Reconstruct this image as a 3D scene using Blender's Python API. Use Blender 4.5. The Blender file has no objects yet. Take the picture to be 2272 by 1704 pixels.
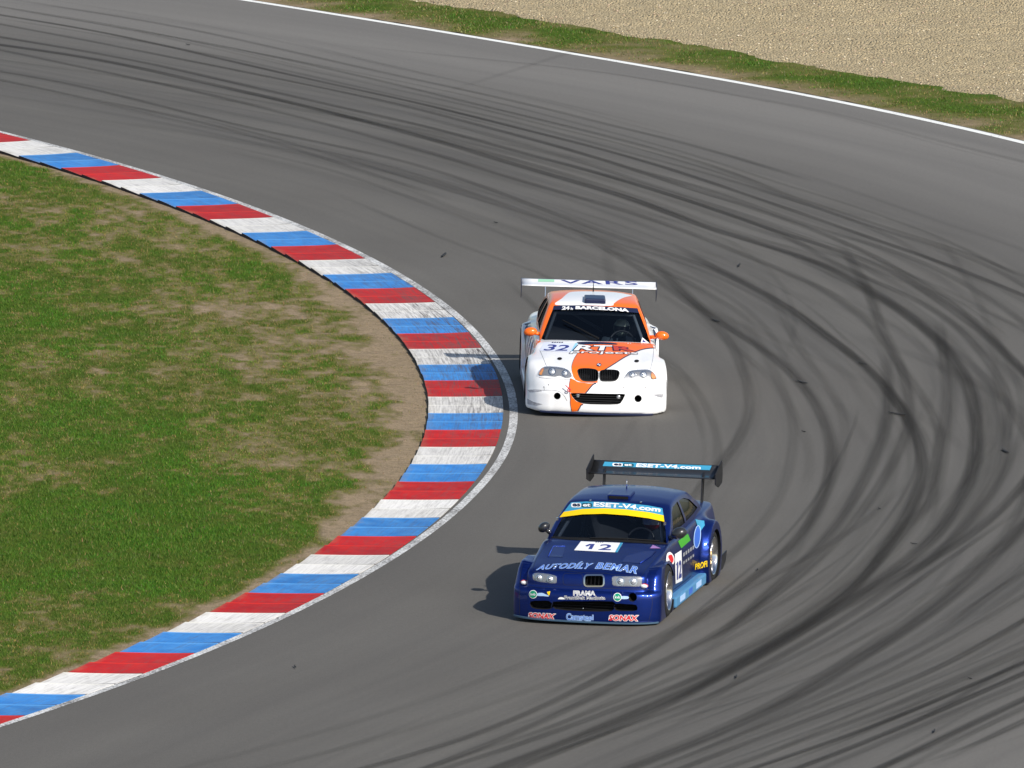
import bpy, bmesh, math, random
import numpy as np
from mathutils import Vector, Matrix, Euler
from mathutils.bvhtree import BVHTree

rng = np.random.default_rng(7)
random.seed(7)
S = bpy.context.scene
COL = S.collection
R = math.radians

# ------------------------------------------------------------------ camera, sky, sun
CAM_H, PITCH, ROLL, FPX = 23.5995, 0.147948, -0.000956, 26000.0     # FPX: focal length in 2272-wide pixels


def cam_axes():
    f = Vector((0, math.cos(PITCH), -math.sin(PITCH)))
    r = Vector((1, 0, 0))
    u = r.cross(f)
    return math.cos(ROLL) * r + math.sin(ROLL) * u, -math.sin(ROLL) * r + math.cos(ROLL) * u, f


CR, CU, CF = cam_axes()
cd = bpy.data.cameras.new('camera')
cd.sensor_width = 36
cd.lens = FPX / 2272 * 36
cd.clip_start, cd.clip_end = 1.0, 6000
cam = bpy.data.objects.new('camera', cd)
COL.objects.link(cam)
cam.matrix_world = Matrix.Translation((0, 0, CAM_H)) @ Matrix((CR, CU, -CF)).transposed().to_4x4()
S.camera = cam

SUN_DIR = Vector((1.08, -1.30, 1.24)).normalized()                   # towards the sun
SUN_EL = math.asin(SUN_DIR.z)
SUN_ROT = math.atan2(SUN_DIR.x, SUN_DIR.y)
w = bpy.data.worlds.new('World')
S.world = w
w.use_nodes = True
nt = w.node_tree
sky = nt.nodes.new('ShaderNodeTexSky')
sky.sky_type = 'NISHITA'
sky.sun_disc = False
sky.sun_elevation, sky.sun_rotation = SUN_EL, SUN_ROT
sky.dust_density, sky.air_density = 1.2, 1.0
nt.links.new(sky.outputs[0], nt.nodes['Background'].inputs[0])
nt.nodes['Background'].inputs[1].default_value = 0.085
sl = bpy.data.lights.new('sun', 'SUN')
sl.energy, sl.angle, sl.color = 3.7, R(0.55), (1, 0.955, 0.89)
sun = bpy.data.objects.new('sun', sl)
COL.objects.link(sun)
sun.rotation_euler = SUN_DIR.to_track_quat('Z', 'Y').to_euler()
sun.location = (40, -40, 60)
S.view_settings.view_transform = 'Standard'
S.view_settings.look = 'None'
S.view_settings.exposure = 0.45
S.view_settings.gamma = 1
S.view_settings.use_curve_mapping = False
S.cycles.transparent_max_bounces = 48
S.cycles.max_bounces = 6


# ------------------------------------------------------------------ helpers
def back(px, py, z=0.0):
    """photo pixel -> the point of the ground plane at height z"""
    d = CR * ((px - 1136) / FPX) - CU * ((py - 852) / FPX) + CF
    t = (z - CAM_H) / d.z
    return Vector((d.x * t, d.y * t, z))


def tag(o, label=None, cat=None, group=None, kind=None):
    if label: o['label'] = label
    if cat: o['category'] = cat
    if group: o['group'] = group
    if kind: o['kind'] = kind
    return o


def mesh_np(name, V, F, mats=None, parent=None, smooth=False, mi=None, uv=None, col=None):
    me = bpy.data.meshes.new(name)
    V = np.asarray(V, dtype=float)
    if isinstance(F, np.ndarray):
        n, k = F.shape
        me.vertices.add(len(V)); me.vertices.foreach_set('co', V.astype(np.float32).ravel())
        me.loops.add(n * k); me.loops.foreach_set('vertex_index', F.astype(np.int32).ravel())
        me.polygons.add(n)
        me.polygons.foreach_set('loop_start', np.arange(0, n * k, k, dtype=np.int32))
        me.polygons.foreach_set('loop_total', np.full(n, k, dtype=np.int32))
        me.update(calc_edges=True)
    else:
        me.from_pydata([tuple(v) for v in V], [], [tuple(f) for f in F])
    if smooth: me.polygons.foreach_set('use_smooth', [True] * len(me.polygons))
    if mats:
        for m in (mats if isinstance(mats, (list, tuple)) else [mats]): me.materials.append(m)
    if mi is not None: me.polygons.foreach_set('material_index', np.asarray(mi, dtype=np.int32))
    if uv is not None:
        l = me.uv_layers.new(name='UVMap')
        idx = np.zeros(len(me.loops), dtype=np.int32); me.loops.foreach_get('vertex_index', idx)
        l.data.foreach_set('uv', np.asarray(uv, dtype=np.float32)[idx].ravel())
    if col is not None:
        for nm, c in col.items():
            a = me.color_attributes.new(nm, 'FLOAT_COLOR', 'POINT')
            c = np.asarray(c, dtype=np.float32)
            if c.shape[1] == 3: c = np.c_[c, np.ones(len(c), dtype=np.float32)]
            a.data.foreach_set('color', c.ravel())
    me.update()
    o = bpy.data.objects.new(name, me)
    COL.objects.link(o)
    if parent: o.parent = parent
    return o


def grid_faces(nu, nv, off=0):
    i = np.arange(nu - 1)[:, None] * nv + np.arange(nv - 1)[None, :]
    i = i.ravel() + off
    return np.c_[i, i + nv, i + nv + 1, i + 1]


def mat(name, color=(0.5, 0.5, 0.5), rough=0.5, metal=0.0, coat=0.0, spec=0.5, noise=0.0, nscale=8.0, bump=0.0, bscale=60.0):
    m = bpy.data.materials.new(name)
    m.use_nodes = True
    n, l = m.node_tree.nodes, m.node_tree.links
    b = n['Principled BSDF']
    b.inputs['Base Color'].default_value = (*color, 1)
    b.inputs['Roughness'].default_value = rough
    b.inputs['Metallic'].default_value = metal
    b.inputs['Coat Weight'].default_value = coat
    b.inputs['Coat Roughness'].default_value = 0.06
    b.inputs['Specular IOR Level'].default_value = spec
    if noise:
        tc = n.new('ShaderNodeTexCoord'); t = n.new('ShaderNodeTexNoise')
        t.inputs['Scale'].default_value = nscale; t.inputs['Detail'].default_value = 5
        l.new(tc.outputs['Object'], t.inputs['Vector'])
        r = n.new('ShaderNodeMapRange')
        r.inputs[1].default_value, r.inputs[2].default_value = 0.3, 0.7
        r.inputs[3].default_value, r.inputs[4].default_value = 1 - noise, 1 + noise * 0.5
        l.new(t.outputs[0], r.inputs[0])
        mx = n.new('ShaderNodeVectorMath'); mx.operation = 'SCALE'
        mx.inputs[0].default_value = color
        l.new(r.outputs[0], mx.inputs[3])
        l.new(mx.outputs[0], b.inputs['Base Color'])
    if bump:
        tc = n.new('ShaderNodeTexCoord'); t = n.new('ShaderNodeTexNoise')
        t.inputs['Scale'].default_value = bscale; t.inputs['Detail'].default_value = 4
        l.new(tc.outputs['Object'], t.inputs['Vector'])
        bp = n.new('ShaderNodeBump'); bp.inputs['Strength'].default_value = bump; bp.inputs['Distance'].default_value = 0.02
        l.new(t.outputs[0], bp.inputs['Height']); l.new(bp.outputs[0], b.inputs['Normal'])
    return m


class NT:
    """terse node-tree builder"""
    def __init__(s, name):
        s.m = bpy.data.materials.new(name); s.m.use_nodes = True
        s.n, s.l = s.m.node_tree.nodes, s.m.node_tree.links
        s.b = s.n['Principled BSDF']
        s.out = s.n['Material Output']

    def set(s, sock, v):
        if isinstance(v, (int, float)): sock.default_value = v
        elif isinstance(v, (tuple, list)): sock.default_value = v if len(v) != 3 or sock.type != 'RGBA' else (*v, 1)
        else: s.l.new(v, sock)

    def math(s, op, a, b=0.0, c=None):
        q = s.n.new('ShaderNodeMath'); q.operation = op
        s.set(q.inputs[0], a); s.set(q.inputs[1], b)
        if c is not None: s.set(q.inputs[2], c)
        return q.outputs[0]

    def noise(s, vec, scale, detail=4, rough=0.55, dist=0.0):
        q = s.n.new('ShaderNodeTexNoise'); s.l.new(vec, q.inputs['Vector'])
        q.inputs['Scale'].default_value = scale; q.inputs['Detail'].default_value = detail
        q.inputs['Roughness'].default_value = rough; q.inputs['Distortion'].default_value = dist
        return q.outputs[0]

    def rng(s, v, a, b, c, d):
        q = s.n.new('ShaderNodeMapRange'); s.set(q.inputs[0], v)
        for i, x in enumerate((a, b, c, d)): q.inputs[i + 1].default_value = x
        return q.outputs[0]

    def mix(s, f, a, b, mode='MIX'):
        q = s.n.new('ShaderNodeMix'); q.data_type = 'RGBA'; q.blend_type = mode
        s.set(q.inputs[0], f); s.set(q.inputs[6], a); s.set(q.inputs[7], b)
        return q.outputs[2]

    def comb(s, x, y, z):
        q = s.n.new('ShaderNodeCombineXYZ')
        for i, v in enumerate((x, y, z)): s.set(q.inputs[i], v)
        return q.outputs[0]

    def bump(s, h, strength, dist):
        q = s.n.new('ShaderNodeBump'); q.inputs['Strength'].default_value = strength; q.inputs['Distance'].default_value = dist
        s.l.new(h, q.inputs['Height']); s.l.new(q.outputs[0], s.b.inputs['Normal'])


def spl(xs, ys):
    """monotone cubic through the points, vectorised"""
    xs, ys = np.array(xs, float), np.array(ys, float)
    h, d = np.diff(xs), np.diff(ys) / np.diff(xs)
    m = np.zeros(len(xs)); m[0], m[-1] = d[0], d[-1]
    for i in range(1, len(xs) - 1):
        if d[i - 1] * d[i] > 0:
            w1, w2 = 2 * h[i] + h[i - 1], h[i] + 2 * h[i - 1]
            m[i] = (w1 + w2) / (w1 / d[i - 1] + w2 / d[i])

    def f(x):
        x = np.clip(x, xs[0], xs[-1])
        i = np.clip(np.searchsorted(xs, x) - 1, 0, len(xs) - 2)
        t = (x - xs[i]) / h[i]
        return ((1 + 2 * t) * (1 - t) ** 2 * ys[i] + t * (1 - t) ** 2 * h[i] * m[i]
                + t * t * (3 - 2 * t) * ys[i + 1] + t * t * (t - 1) * h[i] * m[i + 1])
    return f


def catmull(P, step):
    """resampled smooth curve through 2-D points"""
    P = np.array(P, float)
    P = np.vstack([2 * P[0] - P[1], P, 2 * P[-1] - P[-2]])
    out = []
    for i in range(1, len(P) - 2):
        t = np.linspace(0, 1, 24, endpoint=False)[:, None]
        a, b, c, d = P[i - 1], P[i], P[i + 1], P[i + 2]
        out.append(0.5 * (2 * b + (c - a) * t + (2 * a - 5 * b + 4 * c - d) * t ** 2 + (3 * b - a - 3 * c + d) * t ** 3))
    out = np.vstack(out + [P[-2:-1]])
    s = np.r_[0, np.cumsum(np.hypot(*np.diff(out, axis=0).T))]
    n = max(4, int(s[-1] / step))
    u = np.linspace(0, s[-1], n)
    return np.c_[np.interp(u, s, out[:, 0]), np.interp(u, s, out[:, 1])], u


def vnoise(x, y, seed=0):
    """value noise on the plane, 0..1"""
    xi, yi = np.floor(x).astype(np.int64), np.floor(y).astype(np.int64)
    fx, fy = x - xi, y - yi
    fx, fy = fx * fx * (3 - 2 * fx), fy * fy * (3 - 2 * fy)

    def h(a, b):
        n = (a * 374761393 + b * 668265263 + seed * 974634777) & 0x7fffffff
        n = ((n ^ (n >> 13)) * 1274126177) & 0x7fffffff
        return ((n ^ (n >> 16)) & 0xffff) / 65535.0
    return (h(xi, yi) * (1 - fx) + h(xi + 1, yi) * fx) * (1 - fy) + (h(xi, yi + 1) * (1 - fx) + h(xi + 1, yi + 1) * fx) * fy


def fbm(x, y, octv=4, seed=0, gain=0.55):
    v, a, t = 0, 1.0, 0
    for k in range(octv):
        v = v + a * vnoise(x * 2 ** k + 17.3 * k, y * 2 ** k - 9.1 * k, seed + k); t += a; a *= gain
    return v / t


# ------------------------------------------------------------------ the place: bend, kerb, verges
CEN = np.array([-53.6, 155.0])        # centre of the bend
R_OUT = 68.42                         # radius of the outer edge of the asphalt


def r_out(a):
    """the outer edge opens out towards the entry of the bend"""
    return R_OUT + 0.95 * np.clip((np.degrees(a) - 34) / 11, 0, 2) ** 2


KO = ([0.0408, -5.7483, 0.9114, -0.1551], [0.218, 0.533, -24.7938, 157.943])     # track side edge of the kerb
KI = ([0.0115, -5.6308, 0.9279, -1.162], [0.2524, 0.4763, -24.5475, 157.5388])   # grass side edge
NB = 34


def kcurve(C, i):
    t = np.asarray(i, float) / (NB - 1) * 2 - 1
    return np.stack([np.polyval(C[0], t), np.polyval(C[1], t)], -1)


def polar(name, r, a, z, m, kind='structure', uvs=False):
    """sheet between radii r (list) and angles a (list) round the centre of the bend"""
    rr, aa = np.meshgrid(r, a, indexing='ij')
    rr = np.where(rr >= R_OUT - 0.001, r_out(aa), rr)
    V = np.c_[(CEN[0] + rr * np.cos(aa)).ravel(), (CEN[1] + rr * np.sin(aa)).ravel(), np.full(rr.size, z)]
    o = mesh_np(name, V, grid_faces(len(r), len(a))[:, ::-1].copy(), m)
    tag(o, kind=kind)
    return o


def asphalt_mat():
    t = NT('asphalt')
    tc = t.n.new('ShaderNodeTexCoord')
    P = tc.outputs['Object']
    sep = t.n.new('ShaderNodeSeparateXYZ'); t.l.new(P, sep.inputs[0])
    dx, dy = t.math('SUBTRACT', sep.outputs[0], CEN[0]), t.math('SUBTRACT', sep.outputs[1], CEN[1])
    rad = t.math('SQRT', t.math('ADD', t.math('MULTIPLY', dx, dx), t.math('MULTIPLY', dy, dy)))
    ang = t.math('ARCTAN2', dy, dx)
    big = t.noise(P, 0.25, 4)
    fine = t.noise(P, 55, 3, 0.7)
    grit = t.noise(P, 150, 2, 0.8)
    drift = t.math('MULTIPLY', t.noise(t.comb(t.math('MULTIPLY', ang, 2.2), 0.0, 3.0), 1.0, 2), 3.0)
    rr = t.math('ADD', rad, drift)
    st = t.comb(t.math('MULTIPLY', rr, 3.4), t.math('MULTIPLY', ang, 3.0), 0.0)
    streak = t.noise(st, 1.0, 5, 0.62)
    st2 = t.comb(t.math('MULTIPLY', rr, 0.8), t.math('MULTIPLY', ang, 1.5), 5.0)
    band = t.noise(st2, 1.0, 3)
    # rubbered-in racing line
    line = t.math('MULTIPLY', t.rng(rad, 54.5, 59.5, 0.25, 1.0), t.rng(rad, 62.2, 64.6, 1.0, 0.05))
    k = t.math('MULTIPLY', t.rng(streak, 0.42, 0.66, 0.0, 1.0), line)
    base = t.mix(t.rng(big, 0.3, 0.7, 0, 1), (0.117, 0.109, 0.096), (0.132, 0.124, 0.110))
    base = t.mix(t.rng(rad, 62.5, 65.5, 0, 1), base, (0.180, 0.170, 0.154))
    base = t.mix(t.math('MULTIPLY', t.rng(band, 0.4, 0.65, 0, 1), 0.30), base, (0.075, 0.070, 0.066))
    base = t.mix(t.math('MULTIPLY', k, 0.26), base, (0.045, 0.043, 0.042))
    mid = t.noise(P, 16, 3, 0.7)
    sp = t.math('ADD', t.rng(fine, 0.3, 0.7, 0.84, 1.16), t.math('ADD', t.rng(grit, 0.25, 0.75, -0.14, 0.14), t.rng(mid, 0.3, 0.7, -0.07, 0.07)))
    q = t.n.new('ShaderNodeVectorMath'); q.operation = 'SCALE'
    t.l.new(base, q.inputs[0]); t.l.new(sp, q.inputs[3])
    t.l.new(q.outputs[0], t.b.inputs['Base Color'])
    t.b.inputs['Roughness'].default_value = 0.85
    t.b.inputs['Specular IOR Level'].default_value = 0.25
    t.bump(fine, 0.35, 0.01)
    return t.m


ground_m = mat('field', (0.10, 0.11, 0.035), 0.95, noise=0.5, nscale=0.3)
g = mesh_np('ground', [(-2500, -300, -0.03), (2500, -300, -0.03), (2500, 4500, -0.03), (-2500, 4500, -0.03)], [(0, 1, 2, 3)], ground_m)
tag(g, kind='structure')
asph = asphalt_mat()
tr = polar('race_track', np.linspace(51.5, R_OUT, 12), np.radians(np.linspace(-95, 95, 160)), 0.0, asph)


# ---- painted lines
def paint_mat(name, wear, color=(0.72, 0.72, 0.70), sc=26):
    t = NT(name)
    P = t.n.new('ShaderNodeTexCoord').outputs['Object']
    a, b = t.noise(P, sc, 5, 0.75), t.noise(P, 1.3, 3)
    f = t.rng(t.math('ADD', a, t.math('MULTIPLY', b, 0.35)), 0.62 + wear, 0.80 + wear, 1, 0)
    t.l.new(t.mix(f, (0.13, 0.12, 0.11), color), t.b.inputs['Base Color'])
    t.b.inputs['Roughness'].default_value = 0.7
    return t.m


KW = spl([-6, 8, 14, 17, 20, 23, 27, 40], [0.0, 0.01, 0.03, 0.08, 0.105, 0.06, 0.015, 0.0])      # asphalt gap beside the kerb
LWD = spl([-6, 4, 12, 18, 26, 40], [0.11, 0.12, 0.125, 0.12, 0.13, 0.13])                          # width of the line
s_ = np.linspace(-6, 40, 400)
po, pi_ = kcurve(KO, s_), kcurve(KI, s_)
nrm = (po - pi_) / np.hypot(*(po - pi_).T)[:, None]
g0, g1 = KW(s_)[:, None], (KW(s_) + LWD(s_))[:, None]
V = np.r_[np.c_[po + nrm * g0, np.full(400, 0.004)], np.c_[po + nrm * g1, np.full(400, 0.004)]]
o = mesh_np('inner_edge_line', V, grid_faces(2, 400), paint_mat('worn_line_paint', -0.03))
tag(o, kind='structure')
a_ = np.radians(np.linspace(-95, 95, 300))
ro_ = r_out(a_)
V = np.r_[np.c_[CEN[0] + (ro_ - 0.22) * np.cos(a_), CEN[1] + (ro_ - 0.22) * np.sin(a_), np.full(300, 0.004)],
          np.c_[CEN[0] + (ro_ - 0.06) * np.cos(a_), CEN[1] + (ro_ - 0.06) * np.sin(a_), np.full(300, 0.004)]]
o = mesh_np('outer_edge_line', V, grid_faces(2, 300)[:, ::-1].copy(), paint_mat('line_paint', 0.12, (0.85, 0.85, 0.80)))
tag(o, kind='structure')


# ---- kerb
def kerb_mat(name, color, worn_lit, wearf):
    t = NT(name)
    P = t.n.new('ShaderNodeTexCoord').outputs['Object']
    uv = t.n.new('ShaderNodeUVMap'); uv.uv_map = 'UVMap'
    sp = t.n.new('ShaderNodeSeparateXYZ'); t.l.new(uv.outputs[0], sp.inputs[0])
    u, v = sp.outputs[0], sp.outputs[1]                # u across (0 track side), v along, one per half block
    fr = t.math('FRACT', v)
    scr = t.noise(t.comb(t.math('MULTIPLY', u, 38), t.math('MULTIPLY', v, 1.1), 0.0), 1.0, 5, 0.7)
    scr2 = t.noise(t.comb(t.math('MULTIPLY', u, 9), t.math('MULTIPLY', v, 0.22), 4.0), 1.0, 4, 0.6)
    blot = t.noise(P, 3.2, 4, 0.6)
    # wear is strongest round the apex (v about 36) on the track side
    ap = t.math('MULTIPLY', t.rng(t.math('ABSOLUTE', t.math('SUBTRACT', v, 40.0)), 3, 15, 1, 0.35), t.rng(u, 1.0, 0.25, 0.45, 1.0))
    m1 = t.math('MULTIPLY', t.rng(scr, 0.45, 0.62, 0, 1), ap)
    m2 = t.math('MULTIPLY', t.rng(scr2, 0.45, 0.75, 0, 0.6), ap)
    wn = t.n.new('ShaderNodeTexWhiteNoise'); wn.noise_dimensions = '1D'; t.l.new(t.math('FLOOR', v), wn.inputs['W'])
    q = t.n.new('ShaderNodeVectorMath'); q.operation = 'SCALE'; q.inputs[0].default_value = color
    t.l.new(t.rng(wn.outputs[0], 0, 1, 0.80, 1.08), q.inputs[3])
    c = t.mix(t.rng(blot, 0.35, 0.7, 0, 0.35), q.outputs[0], worn_lit)
    dirt = t.noise(t.comb(t.math('MULTIPLY', u, 14), t.math('MULTIPLY', v, 2.6), 9.0), 1.0, 5, 0.7)
    c = t.mix(t.rng(dirt, 0.52, 0.75, 0, 0.45), c, (0.12, 0.10, 0.09))
    c = t.mix(t.math('MULTIPLY', t.math('ADD', m1, m2), wearf), c, (0.09, 0.075, 0.07))
    soil = t.math('MULTIPLY', t.rng(t.math('ADD', u, t.math('MULTIPLY', blot, 0.4)), 1.12, 1.3, 0, 0.5), 1.0)
    c = t.mix(soil, c, (0.25, 0.19, 0.11))
    edge = t.rng(fr, 0.0, 0.10, 0.75, 0.0)  # sunlit slab edge painted as a lighter line, with some wear
    c = t.mix(edge, c, worn_lit)
    joint = t.rng(fr, 0.93, 0.97, 0, 0.8)
    c = t.mix(joint, c, (0.05, 0.03, 0.03))
    t.l.new(c, t.b.inputs['Base Color'])
    t.b.inputs['Roughness'].default_value = 0.6
    t.b.inputs['Specular IOR Level'].default_value = 0.15
    t.bump(blot, 0.15, 0.02)
    return t.m


def kerb():
    i0, i1, nh = -6, 40, 2
    nu, nv = 9, 3
    V, F, MI, UV = [], [], [], []
    for b in range(i0, i1):
        for h in range(nh):
            s0, s1 = b + h / nh, b + (h + 1) / nh
            off = len(V)
            for k in range(nv):
                q = k / (nv - 1)
                s = s0 + (s1 - s0) * q
                s = min(max(s, s0 + 0.004), s1 - 0.004)
                po, pi = kcurve(KO, s), kcurve(KI, s)
                for j in range(nu):
                    u = j / (nu - 1)
                    p = po + (pi - po) * u
                    jag = (rng.random() - 0.5) * 0.012 if j == nu - 1 else 0
                    V.append((p[0] + jag, p[1] + jag, 0.008 + 0.028 * u ** 1.6 + 0.024 * u * (1 - q)))
                    UV.append((u, 2 * (b + 6) + h + q * 0.998))
            for k in range(nv - 1):
                for j in range(nu - 1):
                    a = off + k * nu + j
                    F.append((a, a + 1, a + nu + 1, a + nu)); MI.append((b + 1) % 3)
            # skirt: down to the ground on all four sides
            ring = [off + j for j in range(nu)] + [off + k * nu + nu - 1 for k in range(1, nv)] \
                + [off + (nv - 1) * nu + j for j in range(nu - 2, -1, -1)] + [off + k * nu for k in range(nv - 2, 0, -1)]
            bo = len(V)
            for r_ in ring:
                V.append((V[r_][0], V[r_][1], -0.01)); UV.append((UV[r_][0], UV[r_][1]))
            n = len(ring)
            inner = {off + k * nu + nu - 1 for k in range(nv)}
            for k in range(n):
                F.append((ring[k], bo + k, bo + (k + 1) % n, ring[(k + 1) % n]))
                MI.append(3 if ring[k] in inner and ring[(k + 1) % n] in inner else (b + 1) % 3)
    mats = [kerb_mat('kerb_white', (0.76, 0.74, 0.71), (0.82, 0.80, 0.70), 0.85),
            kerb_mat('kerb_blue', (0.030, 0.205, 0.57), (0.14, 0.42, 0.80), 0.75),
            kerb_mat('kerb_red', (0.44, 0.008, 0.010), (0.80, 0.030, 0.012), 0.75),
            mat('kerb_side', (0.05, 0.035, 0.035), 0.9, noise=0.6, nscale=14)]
    # block index 0 starts at boundary 0 (red above it): 0 white, 1 blue, 2 red
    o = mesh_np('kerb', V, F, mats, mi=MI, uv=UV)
    return tag(o, kind='structure')


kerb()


# ---- infield grass: one sheet, and blades standing on it
def green_map(x, y):
    """0 bare soil .. 1 lush grass"""
    return fbm(x * 2.3, y * 1.25, 4, 3), fbm(x * 8.0, y * 4.0, 4, 11), fbm(x * 0.33, y * 0.25, 3, 23)


LUSH = [(60, 1185, 2.6, 0.34), (420, 1170, 2.1, 0.28), (120, 640, 1.3, 0.16), (60, 760, 1.5, 0.14), (250, 1300, 1.8, 0.18),
        (380, 990, 1.5, 0.10), (150, 990, 1.8, 0.14), (560, 860, 1.2, 0.05)]
DRY = [(520, 680, 1.6, 0.30), (640, 790, 1.5, 0.30), (330, 470, 1.6, 0.20), (100, 560, 1.0, 0.10), (660, 1130, 1.2, 0.24),
       (120, 1075, 1.0, 0.20), (700, 1010, 1.2, 0.16), (780, 900, 1.3, 0.20), (230, 560, 1.2, 0.12), (60, 1440, 1.6, 0.10)]


def infield_cols(x, y, d):
    m, f, b = green_map(x, y)
    v = 0.56 + (m - 0.5) * 0.80 + (f - 0.5) * 0.95 + (b - 0.5) * 0.35
    for lst, sg in ((LUSH, 1), (DRY, -1)):
        for (px, py, rad, k) in lst:
            c = back(px, py)
            v = v + sg * k * np.exp(-(((x - c.x) / rad) ** 2 + ((y - c.y) / (rad * 1.6)) ** 2))
    wide = 0.40 + 0.75 * np.exp(-((y - 157) / 12) ** 2)
    edge = np.clip(1.5 - d / ((0.24 + 0.62 * fbm(x * 0.8, y * 0.6, 4, 5)) * wide), 0, 1)      # bare strip behind the kerb
    v = v - edge * 0.62
    return np.clip(v, 0, 1), edge


def ramp(v, stops):
    xs = [s[0] for s in stops]
    return np.stack([np.interp(v, xs, [s[1][k] for s in stops]) for k in range(3)], -1)


GSTOPS = [(0.0, (0.31, 0.235, 0.15)), (0.15, (0.235, 0.185, 0.10)), (0.30, (0.18, 0.158, 0.065)), (0.45, (0.125, 0.132, 0.030)),
          (0.62, (0.070, 0.112, 0.012)), (1.0, (0.045, 0.115, 0.006))]


def infield():
    s = np.linspace(-5.5, 39.5, 800)
    d = np.r_[np.linspace(0, 7.2, 150), np.linspace(7.35, 22, 90), [26, 34, 45]]
    pi = kcurve(KI, s); po = kcurve(KO, s)
    n = (pi - po) / np.hypot(*(pi - po).T)[:, None]
    tgt = np.array([-34.0, 155.0])                             # rows far from the kerb close in on one point, so they never cross
    P = pi[:, None, :] + n[:, None, :] * (d[None, :, None] - 0.03)
    far = np.clip((d - 7.2) / 40, 0, 1)[None, :, None]
    P = P * (1 - far) + tgt * far
    x, y = P[..., 0].ravel(), P[..., 1].ravel()
    dd = np.broadcast_to(d[None, :], P.shape[:2]).ravel()
    v, e = infield_cols(x, y, dd)
    z = 0.010 + (fbm(x * 2.2, y * 2.2, 3, 9) - 0.5) * 0.05 * np.clip(dd / 0.5, 0, 1) + 0.02 * np.clip(dd, 0, 1)
    c = ramp(v, GSTOPS)
    t = NT('infield_soil_and_turf')
    at = t.n.new('ShaderNodeVertexColor'); at.layer_name = 'turf'
    Pn = t.n.new('ShaderNodeTexCoord').outputs['Object']
    f1 = t.noise(Pn, 38, 4, 0.7)
    q = t.n.new('ShaderNodeVectorMath'); q.operation = 'SCALE'
    t.l.new(at.outputs[0], q.inputs[0]); t.l.new(t.rng(t.math('ADD', t.math('MULTIPLY', f1, 0.6), t.math('MULTIPLY', t.noise(Pn, 7, 4, 0.7), 0.4)), 0.35, 0.65, 0.62, 1.28), q.inputs[3])
    t.l.new(q.outputs[0], t.b.inputs['Base Color'])
    t.b.inputs['Roughness'].default_value = 0.95; t.b.inputs['Specular IOR Level'].default_value = 0.1
    t.bump(f1, 0.8, 0.03)
    o = mesh_np('infield_ground', np.c_[x, y, z], grid_faces(800, len(d))[:, ::-1].copy(), t.m, smooth=True, col={'turf': c})
    tag(o, kind='structure')


def blade_mat():
    t = NT('grass_blades')
    at = t.n.new('ShaderNodeVertexColor'); at.layer_name = 'blade'
    t.l.new(at.outputs[0], t.b.inputs['Base Color'])
    t.b.inputs['Roughness'].default_value = 0.7; t.b.inputs['Specular IOR Level'].default_value = 0.2
    return t.m


BL = blade_mat()


def blades(name, x, y, z, h, wd, c, label):
    """one bent triangle blade per entry"""
    n = len(x)
    a = rng.random(n) * 2 * np.pi
    lean = h * (0.25 + 0.7 * rng.random(n))
    la = rng.random(n) * 2 * np.pi
    dx, dy = np.cos(a) * wd / 2, np.sin(a) * wd / 2
    p0 = np.c_[x - dx, y - dy, z]; p1 = np.c_[x + dx, y + dy, z]
    p2 = np.c_[x + np.cos(la) * lean, y + np.sin(la) * lean, z + h]
    V = np.stack([p0, p1, p2], 1).reshape(-1, 3)
    cc = np.repeat(c, 3, axis=0).reshape(n, 3, 3)
    o = mesh_np(name, V, np.arange(3 * n).reshape(-1, 3), BL, col={'blade': cc.reshape(-1, 3)})
    tag(o, label, 'grass', kind='stuff')
    return o


def infield_grass():
    N = 1050000
    s = rng.random(N) * 45 - 5.5
    d = rng.random(N) * 8.6
    pi, po = kcurve(KI, s), kcurve(KO, s)
    n = (pi - po) / np.hypot(*(pi - po).T)[:, None]
    P = pi + n * (d[:, None] + 0.02)
    x, y = P[:, 0], P[:, 1]
    # only what the picture could see, with a margin
    k = (x > -y * 0.0475 - 2.2) & (y > 124) & (y < 190)
    x, y, d = x[k], y[k], d[k]
    v, e = infield_cols(x, y, d)
    keep = rng.random(len(x)) < np.clip((v - 0.06) * 2.4, 0.10, 1)
    x, y, d, v = x[keep], y[keep], d[keep], v[keep]
    m = len(x)
    h = (0.012 + 0.034 * rng.random(m) ** 1.5) * (0.55 + 0.75 * v)
    tall = rng.random(m) < 0.05 * np.clip(fbm(x * 2.6, y * 2.0, 3, 77) * 3 - 1.5, 0, 1)
    h = np.where(tall, h * 2.0, h)
    dry = rng.random(m) < np.clip(0.95 - v * 1.25, 0.05, 0.85)
    g1 = np.stack([0.038 + 0.055 * rng.random(m), 0.108 + 0.085 * rng.random(m), 0.005 + 0.012 * rng.random(m)], -1)
    g2 = np.stack([0.17 + 0.15 * rng.random(m), 0.135 + 0.11 * rng.random(m), 0.045 + 0.06 * rng.random(m)], -1)
    yel = np.clip(0.62 - v, 0, 0.4)[:, None] * np.array([[0.22, 0.09, 0.01]])
    g1 = g1 + yel
    ol = np.clip(fbm(x * 1.1, y * 0.7, 4, 90) * 2.2 - 0.75, 0, 0.75)[:, None]
    g1 = g1 * (1 - ol) + np.array([[0.098, 0.112, 0.020]]) * ol * (0.7 + 0.5 * rng.random((m, 1)))
    c = np.where(dry[:, None], g2, g1) * (0.75 + 0.4 * rng.random(m))[:, None]
    z = 0.005 + 0.02 * np.clip(d, 0, 1) + (fbm(x * 2.2, y * 2.2, 3, 9) - 0.5) * 0.05
    blades('infield_grass', x, y, z, h, 0.005 + 0.007 * rng.random(m), c, 'patchy green and dry grass inside the bend behind the kerb')


infield()
infield_grass()


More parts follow.
